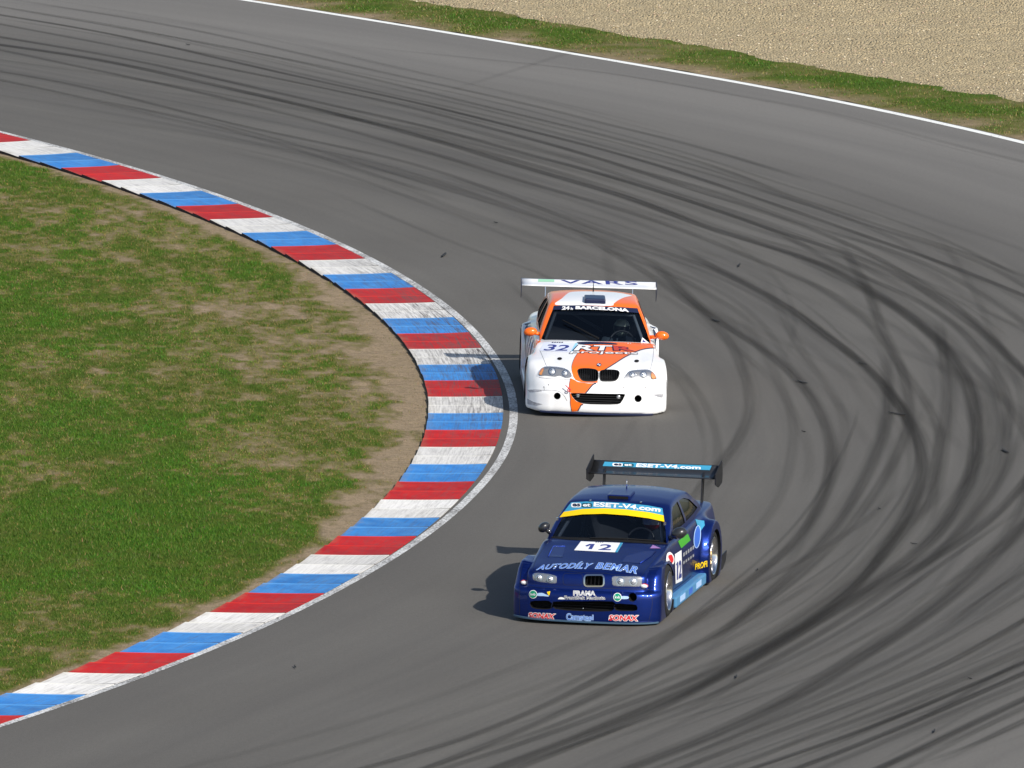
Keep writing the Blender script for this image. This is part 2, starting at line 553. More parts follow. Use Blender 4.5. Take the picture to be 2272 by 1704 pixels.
# ---- outer verge and gravel
def verge():
    r = np.r_[np.linspace(R_OUT - 0.02, R_OUT + 3.4, 44)]
    a = np.radians(np.linspace(10, 75, 900))
    rr, aa = np.meshgrid(r, a, indexing='ij')
    d = (rr - R_OUT).ravel(); rr = rr - R_OUT + r_out(aa)
    x, y = (CEN[0] + rr * np.cos(aa)).ravel(), (CEN[1] + rr * np.sin(aa)).ravel()
    v = 0.50 + (fbm(x * 1.2, y * 1.2, 4, 40) - 0.5) * 0.9 - 0.42 * np.clip(1 - d / 0.9, 0, 1) + 0.05
    c = ramp(np.clip(v, 0, 1), GSTOPS)
    t = bpy.data.materials['infield_soil_and_turf']
    z = 0.002 + 0.02 * np.clip(d, 0, 1) + (fbm(x * 2, y * 2, 3, 41) - 0.5) * 0.04
    z = np.where(d > EDGE(x, y) + 0.25, -0.02, z)
    o = mesh_np('verge_ground', np.c_[x, y, z], grid_faces(len(r), len(a))[:, ::-1].copy(), t, smooth=True, col={'turf': c})
    tag(o, kind='structure')
    N = 110000
    d = rng.random(N) * 3.2; a = np.radians(14 + rng.random(N) * 50)
    x, y = CEN[0] + (r_out(a) + d) * np.cos(a), CEN[1] + (r_out(a) + d) * np.sin(a)
    v = 0.55 + (fbm(x * 1.2, y * 1.2, 4, 40) - 0.5) * 0.9 - 0.45 * np.clip(1 - d / 0.9, 0, 1)
    w_ = EDGE(x, y)
    k = (rng.random(N) < np.clip((v - 0.1) * 1.9, 0.04, 1)) & (d < w_) & (np.abs(x) < y * 0.0475 + 0.8)
    x, y, d, v, w_ = x[k], y[k], d[k], v[k], w_[k]
    m = len(x)
    h = (0.02 + 0.035 * rng.random(m)) * (0.6 + 0.6 * np.clip(d / w_, 0, 1))
    dry = rng.random(m) < np.clip(0.75 - v * 0.95, 0.06, 0.8)
    g1 = np.stack([0.045 + 0.05 * rng.random(m), 0.095 + 0.07 * rng.random(m), 0.008 + 0.015 * rng.random(m)], -1)
    g2 = np.stack([0.20 + 0.12 * rng.random(m), 0.155 + 0.10 * rng.random(m), 0.06 + 0.06 * rng.random(m)], -1)
    blades('verge_grass', x, y, 0.01 + 0 * x, h, 0.009 + 0.012 * rng.random(m), np.where(dry[:, None], g2, g1),
           'strip of green grass between the outer white line and the gravel')


def EDGE(x, y):
    return 1.75 + 0.7 * (fbm(x * 0.8, y * 0.8, 4, 60) - 0.35) + 0.4 * vnoise(x * 0.17, y * 0.17, 3)


def gravel():
    # sheet with a ragged inner edge where the verge grass ends
    a = np.radians(np.linspace(5, 80, 2200))
    r = np.r_[np.linspace(0, 26, 90), 45, 90]
    cx, cy = CEN[0] + (r_out(a) + 2.2) * np.cos(a), CEN[1] + (r_out(a) + 2.2) * np.sin(a)
    e = EDGE(cx, cy)
    rr = r_out(a)[None, :] + e[None, :] + r[:, None]
    aa = np.broadcast_to(a[None, :], rr.shape)
    x, y = (CEN[0] + rr * np.cos(aa)).ravel(), (CEN[1] + rr * np.sin(aa)).ravel()
    d = np.broadcast_to(r[:, None], rr.shape).ravel()
    furrow = 0.022 * np.sin((y * 0.98 + x * 0.25 + 2 * fbm(x * 0.2, y * 0.2, 2, 8)) * 2 * np.pi / 1.1)
    z = 0.035 + (fbm(x * 1.6, y * 1.6, 4, 71) - 0.5) * 0.09 * np.clip(d / 0.4, 0.1, 1) + furrow * np.clip(d / 2, 0, 1)
    z = np.where(d == 0, 0.0, z)
    t = NT('gravel_stones')
    P = t.n.new('ShaderNodeTexCoord').outputs['Object']
    vo = t.n.new('ShaderNodeTexVoronoi'); t.l.new(P, vo.inputs['Vector']); vo.inputs['Scale'].default_value = 24
    vo2 = t.n.new('ShaderNodeTexVoronoi'); t.l.new(P, vo2.inputs['Vector']); vo2.inputs['Scale'].default_value = 30
    sp = t.n.new('ShaderNodeSeparateColor'); t.l.new(vo.outputs['Color'], sp.inputs[0])
    c = t.mix(sp.outputs[0], (0.46, 0.365, 0.215), (0.60, 0.49, 0.30))
    c = t.mix(t.rng(sp.outputs[1], 0.0, 0.08, 0.55, 0.0), c, (0.15, 0.12, 0.09))
    c = t.mix(t.rng(t.noise(P, 0.7, 4), 0.35, 0.7, 0, 0.35), c, (0.40, 0.32, 0.19))
    c = t.mix(t.rng(vo2.outputs[0], 0.45, 0.8, 0, 0.32), c, (0.14, 0.11, 0.07))
    t.l.new(c, t.b.inputs['Base Color'])
    t.b.inputs['Roughness'].default_value = 0.95; t.b.inputs['Specular IOR Level'].default_value = 0.15
    t.bump(t.math('ADD', t.math('MULTIPLY', vo.outputs[0], -1.0), t.math('MULTIPLY', t.noise(P, 6, 4, 0.7), 0.8)), 1.0, 0.05)
    o = mesh_np('gravel_ground', np.c_[x, y, z], grid_faces(len(r), len(a))[:, ::-1].copy(), t.m, smooth=True)
    tag(o, kind='structure')
    # loose stones
    N = 42000
    a = np.radians(14 + rng.random(N) * 46); d = 0.05 + 24 * rng.random(N) ** 1.1
    cx, cy = CEN[0] + (r_out(a) + 2.2) * np.cos(a), CEN[1] + (r_out(a) + 2.2) * np.sin(a)
    rad = r_out(a) + EDGE(cx, cy) + d
    x, y = CEN[0] + rad * np.cos(a), CEN[1] + rad * np.sin(a)
    k = (np.abs(x) < y * 0.0475 + 0.6) & (y < 215)
    x, y, d = x[k], y[k], d[k]
    n = len(x)
    furrow = 0.022 * np.sin((y * 0.98 + x * 0.25 + 2 * fbm(x * 0.2, y * 0.2, 2, 8)) * 2 * np.pi / 1.1)
    z = 0.035 + (fbm(x * 1.6, y * 1.6, 4, 71) - 0.5) * 0.09 * np.clip(d / 0.4, 0.1, 1) + furrow * np.clip(d / 2, 0, 1)
    s = 0.007 + 0.020 * rng.random(n) ** 3
    base = np.array([(1, 0, 0), (0, 1, 0), (-1, 0, 0), (0, -1, 0), (0, 0, 0.7), (0, 0, -0.7)], float)
    V = base[None] * (0.7 + 0.6 * rng.random((n, 6, 1))) * s[:, None, None]
    th = rng.random(n) * 6.28
    V = np.stack([V[..., 0] * np.cos(th)[:, None] - V[..., 1] * np.sin(th)[:, None], V[..., 0] * np.sin(th)[:, None] + V[..., 1] * np.cos(th)[:, None], V[..., 2]], -1)
    V += np.stack([x, y, z + s * 0.3], -1)[:, None, :]
    Fb = np.array([(0, 1, 4), (1, 2, 4), (2, 3, 4), (3, 0, 4), (1, 0, 5), (2, 1, 5), (3, 2, 5), (0, 3, 5)])
    F = (Fb[None] + 6 * np.arange(n)[:, None, None]).reshape(-1, 3)
    cb = np.array([(0.54, 0.44, 0.28), (0.43, 0.34, 0.21), (0.64, 0.56, 0.41), (0.26, 0.20, 0.14), (0.50, 0.37, 0.27)])[rng.integers(0, 5, n)]
    o = mesh_np('gravel', V.reshape(-1, 3), F, BL, col={'blade': np.repeat(cb, 6, axis=0)})
    tag(o, 'loose beige stones of the gravel trap beyond the grass strip', 'gravel', kind='stuff')


verge()
gravel()


# ---- tyre marks on the asphalt (real rubber laid along the bend)
def tyre_marks():
    A, B, C_, D, E_ = (0, 0, 1.947), (1136, 0, 1.947), (1400, 400, 2.537), (1400, 1050, 2.537), (500, 1250, 2.212)
    T = [  # strength, width, points as (zoom frame, x, y)
        (0.35, 0.20, [(A, 0, 30), (A, 400, 100), (A, 800, 170), (A, 1200, 250), (A, 1600, 340), (A, 2212, 490), (B, 300, 560), (B, 600, 640), (B, 1000, 760), (C_, 800, 70), (C_, 1100, 150), (C_, 1500, 290), (C_, 1900, 410), (C_, 2212, 540)]),
        (0.75, 0.20, [(A, 0, 65), (A, 400, 130), (A, 700, 195), (A, 1000, 265), (A, 1300, 335), (A, 1600, 400), (A, 2000, 490), (A, 2212, 550), (B, 300, 620), (B, 700, 735), (C_, 700, 100), (C_, 1000, 200), (C_, 1300, 310), (C_, 1600, 410), (C_, 1900, 520), (C_, 2212, 650)]),
        (0.55, 0.24, [(A, 0, 105), (A, 300, 160), (A, 700, 240), (A, 1000, 300), (A, 1400, 380), (A, 1800, 470), (A, 2212, 580), (B, 400, 690), (C_, 300, 40), (C_, 700, 160), (C_, 1000, 270), (C_, 1300, 390), (C_, 1600, 560), (C_, 1900, 760), (C_, 2212, 1080)]),
        (0.60, 0.30, [(A, 0, 160), (A, 300, 210), (A, 700, 285), (A, 1100, 380), (A, 1500, 470), (A, 1900, 560), (A, 2212, 650), (C_, 0, 10), (C_, 300, 110), (C_, 600, 210), (C_, 900, 320), (C_, 1200, 400), (C_, 1500, 520), (C_, 1700, 660), (C_, 1950, 830), (C_, 2212, 1080)]),
        (0.85, 0.42, [(A, 0, 195), (A, 400, 250), (A, 800, 340), (A, 1200, 430), (A, 1600, 530), (A, 2000, 640), (A, 2212, 710), (C_, 0, 100), (C_, 400, 260), (C_, 800, 380), (C_, 1100, 470), (C_, 1300, 590), (C_, 1600, 780), (C_, 1800, 980), (C_, 1900, 1150), (C_, 1950, 1400), (C_, 1930, 1659), (D, 1850, 150), (D, 1750, 330), (D, 1500, 540), (D, 1250, 700), (D, 900, 930), (D, 500, 1150), (D, 0, 1360), (E_, 1700, 870), (E_, 1350, 1000)]),
        (0.40, 0.25, [(A, 0, 215), (A, 500, 320), (A, 1000, 430), (A, 1500, 560), (A, 2000, 700), (A, 2212, 770), (C_, 0, 180), (C_, 400, 320), (C_, 700, 450), (C_, 1000, 560), (C_, 1200, 680), (C_, 1350, 800), (C_, 1450, 950), (C_, 1550, 1100), (C_, 1700, 1300), (C_, 1750, 1450), (C_, 1720, 1659)]),
        (0.45, 0.25, [(A, 0, 310), (A, 300, 360), (A, 700, 460), (A, 1100, 560), (A, 1500, 640), (A, 1900, 740), (C_, 0, 350), (C_, 300, 430), (C_, 600, 560), (C_, 900, 720), (C_, 1100, 880), (C_, 1300, 1020), (C_, 1450, 1180), (C_, 1580, 1380), (C_, 1640, 1520), (C_, 1650, 1659), (D, 1600, 150), (D, 1530, 300), (D, 1400, 480), (D, 1250, 660), (D, 1000, 850), (D, 750, 990), (D, 400, 1150), (D, 0, 1290), (E_, 1750, 785), (E_, 1450, 890), (E_, 1150, 985)]),
        (0.60, 0.30, [(C_, 600, 560), (C_, 900, 720), (C_, 1100, 880), (C_, 1300, 1020), (C_, 1450, 1180), (C_, 1580, 1380), (C_, 1650, 1540), (C_, 1650, 1659), (D, 1590, 170), (D, 1400, 480), (D, 1250, 660), (D, 1000, 850), (D, 750, 990)]),
        (0.30, 0.22, [(A, 0, 345), (A, 400, 430), (A, 800, 510), (A, 1200, 620), (A, 1600, 750)]),
        (0.45, 0.26, [(C_, 0, 470), (C_, 150, 560), (C_, 400, 740), (C_, 560, 900), (C_, 640, 1100), (C_, 680, 1250), (C_, 620, 1450), (C_, 500, 1600)]),
        (0.60, 0.24, [(C_, 300, 640), (C_, 440, 770), (C_, 700, 920), (C_, 880, 1060), (C_, 1000, 1200), (C_, 1080, 1340), (C_, 1130, 1500), (C_, 1120, 1659), (D, 1070, 150), (D, 980, 330), (D, 850, 470), (D, 650, 620), (D, 400, 800), (D, 200, 940), (D, 0, 1060), (E_, 1700, 640), (E_, 1300, 822), (E_, 1000, 925), (E_, 700, 1004)]),
        (0.25, 0.25, [(C_, 750, 980), (C_, 850, 1150), (C_, 900, 1300), (C_, 930, 1450), (C_, 890, 1600), (D, 850, 150), (D, 700, 330), (D, 560, 480), (D, 300, 660)]),
        (0.50, 0.26, [(C_, 1290, 540), (C_, 1350, 640), (C_, 1400, 820), (C_, 1500, 1000), (C_, 1560, 1180), (C_, 1580, 1340), (C_, 1520, 1500), (C_, 1440, 1659), (D, 1350, 150), (D, 1150, 400), (D, 900, 620), (D, 600, 840), (D, 300, 1010), (D, 0, 1140), (E_, 1700, 715), (E_, 1400, 850), (E_, 1050, 985)]),
        (0.55, 0.28, [(C_, 1450, 1180), (C_, 1460, 1300), (C_, 1430, 1430), (C_, 1380, 1560), (C_, 1330, 1659), (D, 1200, 250), (D, 1000, 480), (D, 750, 700)]),
        (0.45, 0.25, [(C_, 100, 50), (C_, 500, 170), (C_, 900, 320), (C_, 1150, 480), (C_, 1500, 620), (C_, 1700, 720), (C_, 1900, 880), (C_, 2050, 1080), (C_, 2140, 1250), (C_, 2110, 1450), (C_, 2080, 1659), (D, 1950, 200), (D, 1750, 450), (D, 1450, 660), (D, 1200, 830), (D, 800, 1060)]),
        (0.45, 0.30, [(C_, 1760, 1000), (C_, 1780, 1150), (C_, 1770, 1350), (C_, 1720, 1550), (D, 1680, 100), (D, 1500, 380), (D, 1350, 560), (D, 1050, 760)]),
        (0.25, 0.22, [(C_, 850, 760), (C_, 950, 950), (C_, 1100, 1150), (C_, 1200, 1300), (C_, 1210, 1500), (C_, 1150, 1659), (D, 1000, 300)]),
        (0.65, 0.28, [(D, 2212, 60), (D, 2050, 250), (D, 1800, 430), (D, 1500, 600), (D, 1300, 700), (D, 1000, 870), (D, 700, 1040), (D, 300, 1265), (D, 0, 1405), (E_, 1700, 905), (E_, 1400, 1020)]),
        (0.75, 0.40, [(D, 2212, 300), (D, 2100, 400), (D, 1900, 620), (D, 1700, 780), (D, 1500, 920), (D, 1200, 1100), (D, 900, 1290), (D, 600, 1430), (D, 200, 1590), (D, 0, 1662)]),
        (0.35, 0.22, [(D, 2212, 560), (D, 2000, 700), (D, 1700, 950), (D, 1400, 1080), (D, 1200, 1190), (D, 900, 1330)]),
        (0.55, 0.22, [(D, 2212, 830), (D, 1900, 1020), (D, 1600, 1160), (D, 1300, 1280), (D, 1000, 1390), (D, 600, 1540), (D, 300, 1659)]),
        (0.80, 0.16, [(D, 2212, 1070), (D, 1900, 1200), (D, 1600, 1335), (D, 1350, 1440), (D, 1000, 1560), (D, 700, 1659)]),
        (0.80, 0.18, [(D, 2212, 1130), (D, 1900, 1270), (D, 1600, 1400), (D, 1300, 1530), (D, 950, 1659)]),
        (0.90, 0.24, [(D, 2212, 1275), (D, 1900, 1420), (D, 1700, 1520), (D, 1450, 1640)]),
        (0.40, 0.20, [(D, 2212, 1180), (D, 1900, 1310), (D, 1600, 1440), (D, 1200, 1610)]),
        (0.35, 0.18, [(D, 2212, 1320), (D, 1950, 1450), (D, 1700, 1570), (D, 1550, 1659)]),
        (0.45, 0.20, [(D, 2212, 990), (D, 1900, 1130), (D, 1500, 1300), (D, 1100, 1460), (D, 600, 1640)]),
        (0.35, 0.16, [(D, 2212, 690), (D, 1900, 880), (D, 1500, 1100), (D, 1100, 1280), (D, 700, 1440), (D, 200, 1640)]),
        (0.45, 0.14, [(D, 1800, 480), (D, 1400, 760), (D, 1000, 1000), (D, 600, 1190), (D, 200, 1350), (D, 0, 1420)]),
        (0.30, 0.18, [(E_, 2212, 560), (E_, 1800, 730), (E_, 1400, 880), (E_, 1000, 1000)]),
        (0.16, 0.30, [(E_, 2000, 420), (E_, 1600, 590), (E_, 1200, 730), (E_, 700, 880), (E_, 300, 980)]),
        (0.14, 0.30, [(E_, 1500, 480), (E_, 1100, 640), (E_, 600, 800), (E_, 100, 930)]),
        (0.20, 0.30, [(A, 100, 275), (A, 700, 360), (A, 1200, 450), (A, 1700, 550), (A, 2212, 690)]),
        (0.16, 0.25, [(B, 60, 290), (B, 150, 262), (B, 240, 232)]),
        (0.22, 0.25, [(B, 0, 270), (B, 400, 310), (B, 900, 400), (B, 1400, 490), (B, 1800, 600), (B, 2212, 700)]),
    ]
    curves = []
    for st, wd, pts in T:
        G = [back(f[0] + x / f[2], f[1] + y / f[2]) for f, x, y in pts]
        P = np.array([(p.x, p.y) for p in G])
        e0, e1 = P[0] - P[1], P[-1] - P[-2]                     # run on past the edge of the view
        P = np.vstack([P[0] + e0 / np.hypot(*e0) * 4, P, P[-1] + e1 / np.hypot(*e1) * 4])
        Q, u = catmull(P, 0.6)
        for _ in range(10):                                    # even out the hand-set points
            Q[1:-1] = 0.25 * Q[:-2] + 0.5 * Q[1:-1] + 0.25 * Q[2:]
        wd = min(wd, 0.20 + (wd - 0.20) * 0.45) if wd > 0.2 else wd
        curves.append((st, wd, Q))
        if st > 0.3 and wd < 0.4:                              # the other wheels of the same car
            for off in (rng.choice([-1, 1]) * (1.45 + 0.1 * rng.random()), rng.normal() * 0.3):
                n = np.gradient(Q, axis=0); n = np.c_[-n[:, 1], n[:, 0]] / np.hypot(*n.T)[:, None]
                a = int(rng.random() * 0.35 * len(Q)); b = int((0.55 + 0.45 * rng.random()) * len(Q))
                if b - a > 8: curves.append((st * (0.2 + 0.35 * rng.random()), wd * (0.7 + 0.4 * rng.random()), (Q + n * off)[a:b]))
    traced = list(curves)
    for k in range(120):                                       # fainter passes beside the strong ones
        st, wd, Q = traced[rng.integers(0, len(traced))]
        n = np.gradient(Q, axis=0); n = np.c_[-n[:, 1], n[:, 0]] / np.hypot(*n.T)[:, None]
        q = np.linspace(-1, 1, len(Q))
        off = rng.normal() * 0.9 + rng.normal() * 0.35 * q
        a = int(rng.random() * 0.5 * len(Q)); b = int((0.5 + 0.5 * rng.random()) * len(Q))
        if b - a > 8: curves.append((0.07 + 0.30 * rng.random() ** 2, 0.07 + 0.11 * rng.random(), (Q + n * off[:, None])[a:b]))
    for k in range(36):                                        # faint general rubbering round the apex
        r0 = 56.5 + 6.0 * rng.random()
        a0 = R(-6 + 30 * rng.random()); a1 = a0 + R(8 + 22 * rng.random())
        a = np.linspace(a0, a1, 60); q = np.linspace(-1, 1, 60)
        r = r0 + rng.normal() * 0.7 * q + rng.normal() * 0.5 * q ** 2
        curves.append((0.05 + 0.14 * rng.random() ** 2, 0.12 + 0.28 * rng.random(), np.c_[CEN[0] + r * np.cos(a), CEN[1] + r * np.sin(a)]))
    V, F, UV, C = [], [], [], []
    off = 0
    for k, (st, wd, Q) in enumerate(curves):
        n = np.gradient(Q, axis=0); n = np.c_[-n[:, 1], n[:, 0]] / np.maximum(np.hypot(*n.T), 1e-6)[:, None]
        m = len(Q)
        s = np.r_[0, np.cumsum(np.hypot(*np.diff(Q, axis=0).T))]
        z = 0.0035 + k * 0.00009
        for j, q in enumerate((-0.5, 0.5)):
            V.append(np.c_[Q + n * wd * 1.0 * q, np.full(m, z)]); UV.append(np.c_[np.full(m, j), s + k * 31.7])
            fade = np.clip(np.minimum(s, s[-1] - s) / 2.5, 0, 1) * st
            C.append(np.c_[fade, fade, fade])
        i = np.arange(m - 1) + off
        F.append(np.c_[i, i + m, i + m + 1, i + 1]); off += 2 * m
    t = NT('tyre_rubber_marks')
    uv = t.n.new('ShaderNodeUVMap'); uv.uv_map = 'UVMap'
    sp = t.n.new('ShaderNodeSeparateXYZ'); t.l.new(uv.outputs[0], sp.inputs[0])
    u, v = sp.outputs[0], sp.outputs[1]
    at = t.n.new('ShaderNodeVertexColor'); at.layer_name = 'strength'
    prof = t.math('MINIMUM', t.math('MULTIPLY', t.math('POWER', t.math('SINE', t.math('MULTIPLY', u, math.pi)), 1.6), 1.35), 1.0)
    f1 = t.noise(t.comb(t.math('MULTIPLY', u, 5.0), t.math('MULTIPLY', v, 0.35), 0.0), 1.0, 4, 0.6)
    f2 = t.noise(t.comb(0.0, t.math('MULTIPLY', v, 0.16), 7.0), 1.0, 2)
    P = t.n.new('ShaderNodeTexCoord').outputs['Object']
    f3 = t.noise(P, 60, 2, 0.7)
    al = t.math('MULTIPLY', t.math('MULTIPLY', prof, at.outputs[0]), t.math('MULTIPLY', t.rng(f1, 0.25, 0.7, 0.55, 1.1), t.rng(f2, 0.3, 0.65, 0.62, 1.05)))
    al = t.math('MULTIPLY', al, t.rng(f3, 0.3, 0.7, 0.75, 1.0))
    t.l.new(t.math('MINIMUM', t.math('MULTIPLY', al, 0.72), 0.8), t.b.inputs['Alpha'])
    t.b.inputs['Base Color'].default_value = (0.036, 0.034, 0.031, 1)
    t.b.inputs['Roughness'].default_value = 0.9; t.b.inputs['Specular IOR Level'].default_value = 0.1
    o = mesh_np('tyre_marks', np.vstack(V), np.vstack(F), t.m, uv=np.vstack(UV), col={'strength': np.vstack(C)})
    tag(o, kind='structure')


tyre_marks()


# ---- scraps of rubber lying on the track
def scraps():
    m = mat('rubber_scrap', (0.018, 0.018, 0.018), 0.8)
    src = [(985, 568, 0.20), (1100, 496, 0.06), (1588, 713, 0.16), (1780, 850, 0.16), (1914, 809, 0.10), (1990, 920, 0.18), (2231, 1003, 0.18), (1640, 591, 0.14),
           (417, 101, 0.08), (1783, 960, 0.05), (655, 1482, 0.08), (1634, 1504, 0.10), (2073, 1625, 0.10), (2152, 1508, 0.06), (2027, 1209, 0.06), (1951, 1131, 0.06), (1681, 1266, 0.06)]
    for k, (px, py, ln) in enumerate(src):
        c = back(px, py)
        bm = bmesh.new()
        bmesh.ops.create_icosphere(bm, subdivisions=2, radius=1)
        for v in bm.verts:
            n = 1 + 0.35 * math.sin(v.co.x * 5 + k) * math.cos(v.co.y * 4 - k)
            v.co = Vector((v.co.x * ln * 0.42, v.co.y * ln * 0.30 * n - v.co.x * ln * 1.0, v.co.z * 0.007 * n + 0.004 + 0.010 * abs(v.co.x) ** 2))
            if v.co.z < 0: v.co.z *= 0.1
        me = bpy.data.meshes.new('rubber_scrap'); bm.to_mesh(me); bm.free()
        me.materials.append(m)
        o = bpy.data.objects.new('rubber_scrap', me); COL.objects.link(o)
        o.location = (c.x, c.y, 0.012); o.rotation_euler = (0, 0, R(rng.uniform(-30, 30)))
        tag(o, 'flat dark scrap of tyre rubber lying on the asphalt', 'debris', 'rubber scraps on the asphalt')


scraps()


# =================================================================== racing cars
# car frame: x to the car's left, y from the nose (0) to the tail, z up from the road
def smax(fs, k):
    m = np.maximum.reduce(fs)
    s = 0
    for f in fs: s = s + np.exp((f - m) / k)
    return m + k * np.log(s)


def smin(fs, k): return -smax([-f for f in fs], k)


def star(f, c0, c1, lo, hi, h):
    """closed quad skin of the solid f<0, found along rays from the axis c0-c1 through a gridded box"""
    lo, hi = np.array(lo, float), np.array(hi, float)
    n = np.maximum(2, np.round((hi - lo) / np.array(h)).astype(int))
    ax = [np.linspace(lo[k], hi[k], n[k] + 1) for k in range(3)]
    idx = {}
    V, F = [], []

    def vid(i, j, k):
        key = (i, j, k)
        if key not in idx:
            idx[key] = len(V); V.append((ax[0][i], ax[1][j], ax[2][k]))
        return idx[key]
    for d in range(3):
        e, g = [(1, 2), (2, 0), (0, 1)][d]
        for side in (0, n[d]):
            for a in range(n[e]):
                for b in range(n[g]):
                    q = []
                    for da, db in ((0, 0), (1, 0), (1, 1), (0, 1)):
                        t = [0, 0, 0]; t[d] = side; t[e] = a + da; t[g] = b + db
                        q.append(vid(*t))
                    F.append(q if side else q[::-1])
    V = np.array(V)
    c0, c1 = np.array(c0, float), np.array(c1, float)
    C = np.empty_like(V); C[:, 0] = c0[0]; C[:, 2] = c0[2]
    u = (V[:, 1] - lo[1]) / (hi[1] - lo[1])
    C[:, 1] = np.clip(c0[1] + (c1[1] - c0[1]) * (u - 0.1) / 0.8, c0[1], c1[1])
    D = V - C
    a, b = np.zeros(len(V)), np.full(len(V), 1.6)
    for _ in range(34):
        m = (a + b) / 2
        P = C + D * m[:, None]
        ins = f(P[:, 0], P[:, 1], P[:, 2]) < 0
        a, b = np.where(ins, m, a), np.where(ins, b, m)
    return C + D * ((a + b) / 2)[:, None], np.array(F)


BDBG = False


def boolean(o, cutter, op='DIFFERENCE'):
    md = o.modifiers.new('b', 'BOOLEAN'); md.operation = op; md.object = cutter; md.solver = 'MANIFOLD'; md.material_mode = 'TRANSFER'
    dg = bpy.context.evaluated_depsgraph_get(); dg.update()
    me = bpy.data.meshes.new_from_object(o.evaluated_get(dg))
    if BDBG: print('bool', o.name, len(o.data.polygons), len(me.polygons), len(cutter.data.polygons))
    o.modifiers.clear(); old = o.data; o.data = me; bpy.data.meshes.remove(old)
    bpy.data.objects.remove(cutter)


def prism(P, dvec, m=None):
    """closed prism over a 3-D outline P along dvec"""
    n = len(P)
    V = [tuple(p) for p in P] + [tuple(np.array(p) + np.array(dvec)) for p in P]
    F = [tuple(range(n)), tuple(range(2 * n - 1, n - 1, -1))] + [(i, i + n, (i + 1) % n + n, (i + 1) % n) for i in range(n)]
    o = mesh_np('cutter', V, F, m)
    bm = bmesh.new(); bm.from_mesh(o.data); bmesh.ops.triangulate(bm, faces=bm.faces[:]); bmesh.ops.recalc_face_normals(bm, faces=bm.faces[:]); bm.to_mesh(o.data); bm.free()
    return o


def cyl(c, r, x0, x1, m=None, n=48, axis=0):
    a = np.linspace(0, 2 * np.pi, n, endpoint=False)
    P = [None] * n
    for i in range(n):
        p = [0, 0, 0]; p[axis] = x0; p[(axis + 1) % 3] = c[0] + r * math.cos(a[i]); p[(axis + 2) % 3] = c[1] + r * math.sin(a[i]); P[i] = p
    d = [0, 0, 0]; d[axis] = x1 - x0
    return prism(P, d, m)


def bm_obj(name, bm, m, parent=None, smooth=False):
    me = bpy.data.meshes.new(name); bmesh.ops.recalc_face_normals(bm, faces=bm.faces[:]); bm.to_mesh(me); bm.free()
    for x in (m if isinstance(m, (list, tuple)) else [m]): me.materials.append(x)
    if smooth: me.polygons.foreach_set('use_smooth', [True] * len(me.polygons))
    o = bpy.data.objects.new(name, me); COL.objects.link(o)
    if parent: o.parent = parent
    return o


def tube(bm, pts, r, n=8, closed=False):
    pts = [Vector(p) for p in pts]
    rings = []
    for i, p in enumerate(pts):
        t = (pts[min(i + 1, len(pts) - 1)] - pts[max(i - 1, 0)]).normalized()
        a = t.cross(Vector((0, 0, 1)) if abs(t.z) < 0.9 else Vector((1, 0, 0))).normalized(); b = t.cross(a)
        rr = r[i] if isinstance(r, (list, tuple)) else r
        rings.append([bm.verts.new(p + rr * (math.cos(2 * math.pi * k / n) * a + math.sin(2 * math.pi * k / n) * b)) for k in range(n)])
    for i in range(len(rings) - 1):
        for k in range(n):
            bm.faces.new((rings[i][k], rings[i][(k + 1) % n], rings[i + 1][(k + 1) % n], rings[i + 1][k]))
    bm.faces.new(rings[0][::-1]); bm.faces.new(rings[-1])


def box(bm, c, s, rot=None, bev=0.0):
    r = bmesh.ops.create_cube(bm, size=1)
    M = Matrix.Translation(c) @ (rot.to_matrix().to_4x4() if rot else Matrix.Identity(4)) @ Matrix.Diagonal((*s, 1))
    bmesh.ops.transform(bm, matrix=M, verts=r['verts'])
    if bev:
        es = {e for v in r['verts'] for e in v.link_edges}
        bmesh.ops.bevel(bm, geom=list(es), offset=bev, segments=2, affect='EDGES', profile=0.6)


def blob(bm, c, s, rot=None, sub=3):
    r = bmesh.ops.create_icosphere(bm, subdivisions=sub, radius=1)
    bmesh.ops.transform(bm, matrix=Matrix.Translation(c) @ (rot.to_matrix().to_4x4() if rot else Matrix.Identity(4)) @ Matrix.Diagonal((*s, 1)), verts=r['verts'])


_txt = {}


def text2d(s, bold=0.0, shear=0.0, space=1.0, ref=None):
    """text as flat triangles inside the unit square"""
    key = (s, bold, shear, space)
    if key not in _txt:
        cu = bpy.data.curves.new('t', 'FONT'); cu.body = s; cu.offset = bold; cu.shear = shear; cu.space_character = space
        cu.resolution_u = 3; cu.fill_mode = 'BOTH'
        o = bpy.data.objects.new('t', cu); COL.objects.link(o)
        dg = bpy.context.evaluated_depsgraph_get(); dg.update()
        me = bpy.data.meshes.new_from_object(o.evaluated_get(dg))
        V = np.zeros(len(me.vertices) * 3); me.vertices.foreach_get('co', V); V = V.reshape(-1, 3)[:, :2].copy()
        me.calc_loop_triangles()
        F = [tuple(t.vertices) for t in me.loop_triangles]
        bpy.data.objects.remove(o); bpy.data.meshes.remove(me); bpy.data.curves.remove(cu)
        _txt[key] = (V, F)
    V, F = _txt[key]
    B = text2d(*ref)[2] if ref else (V.min(0), V.max(0))
    return (V - B[0]) / (B[1] - B[0]), F, B


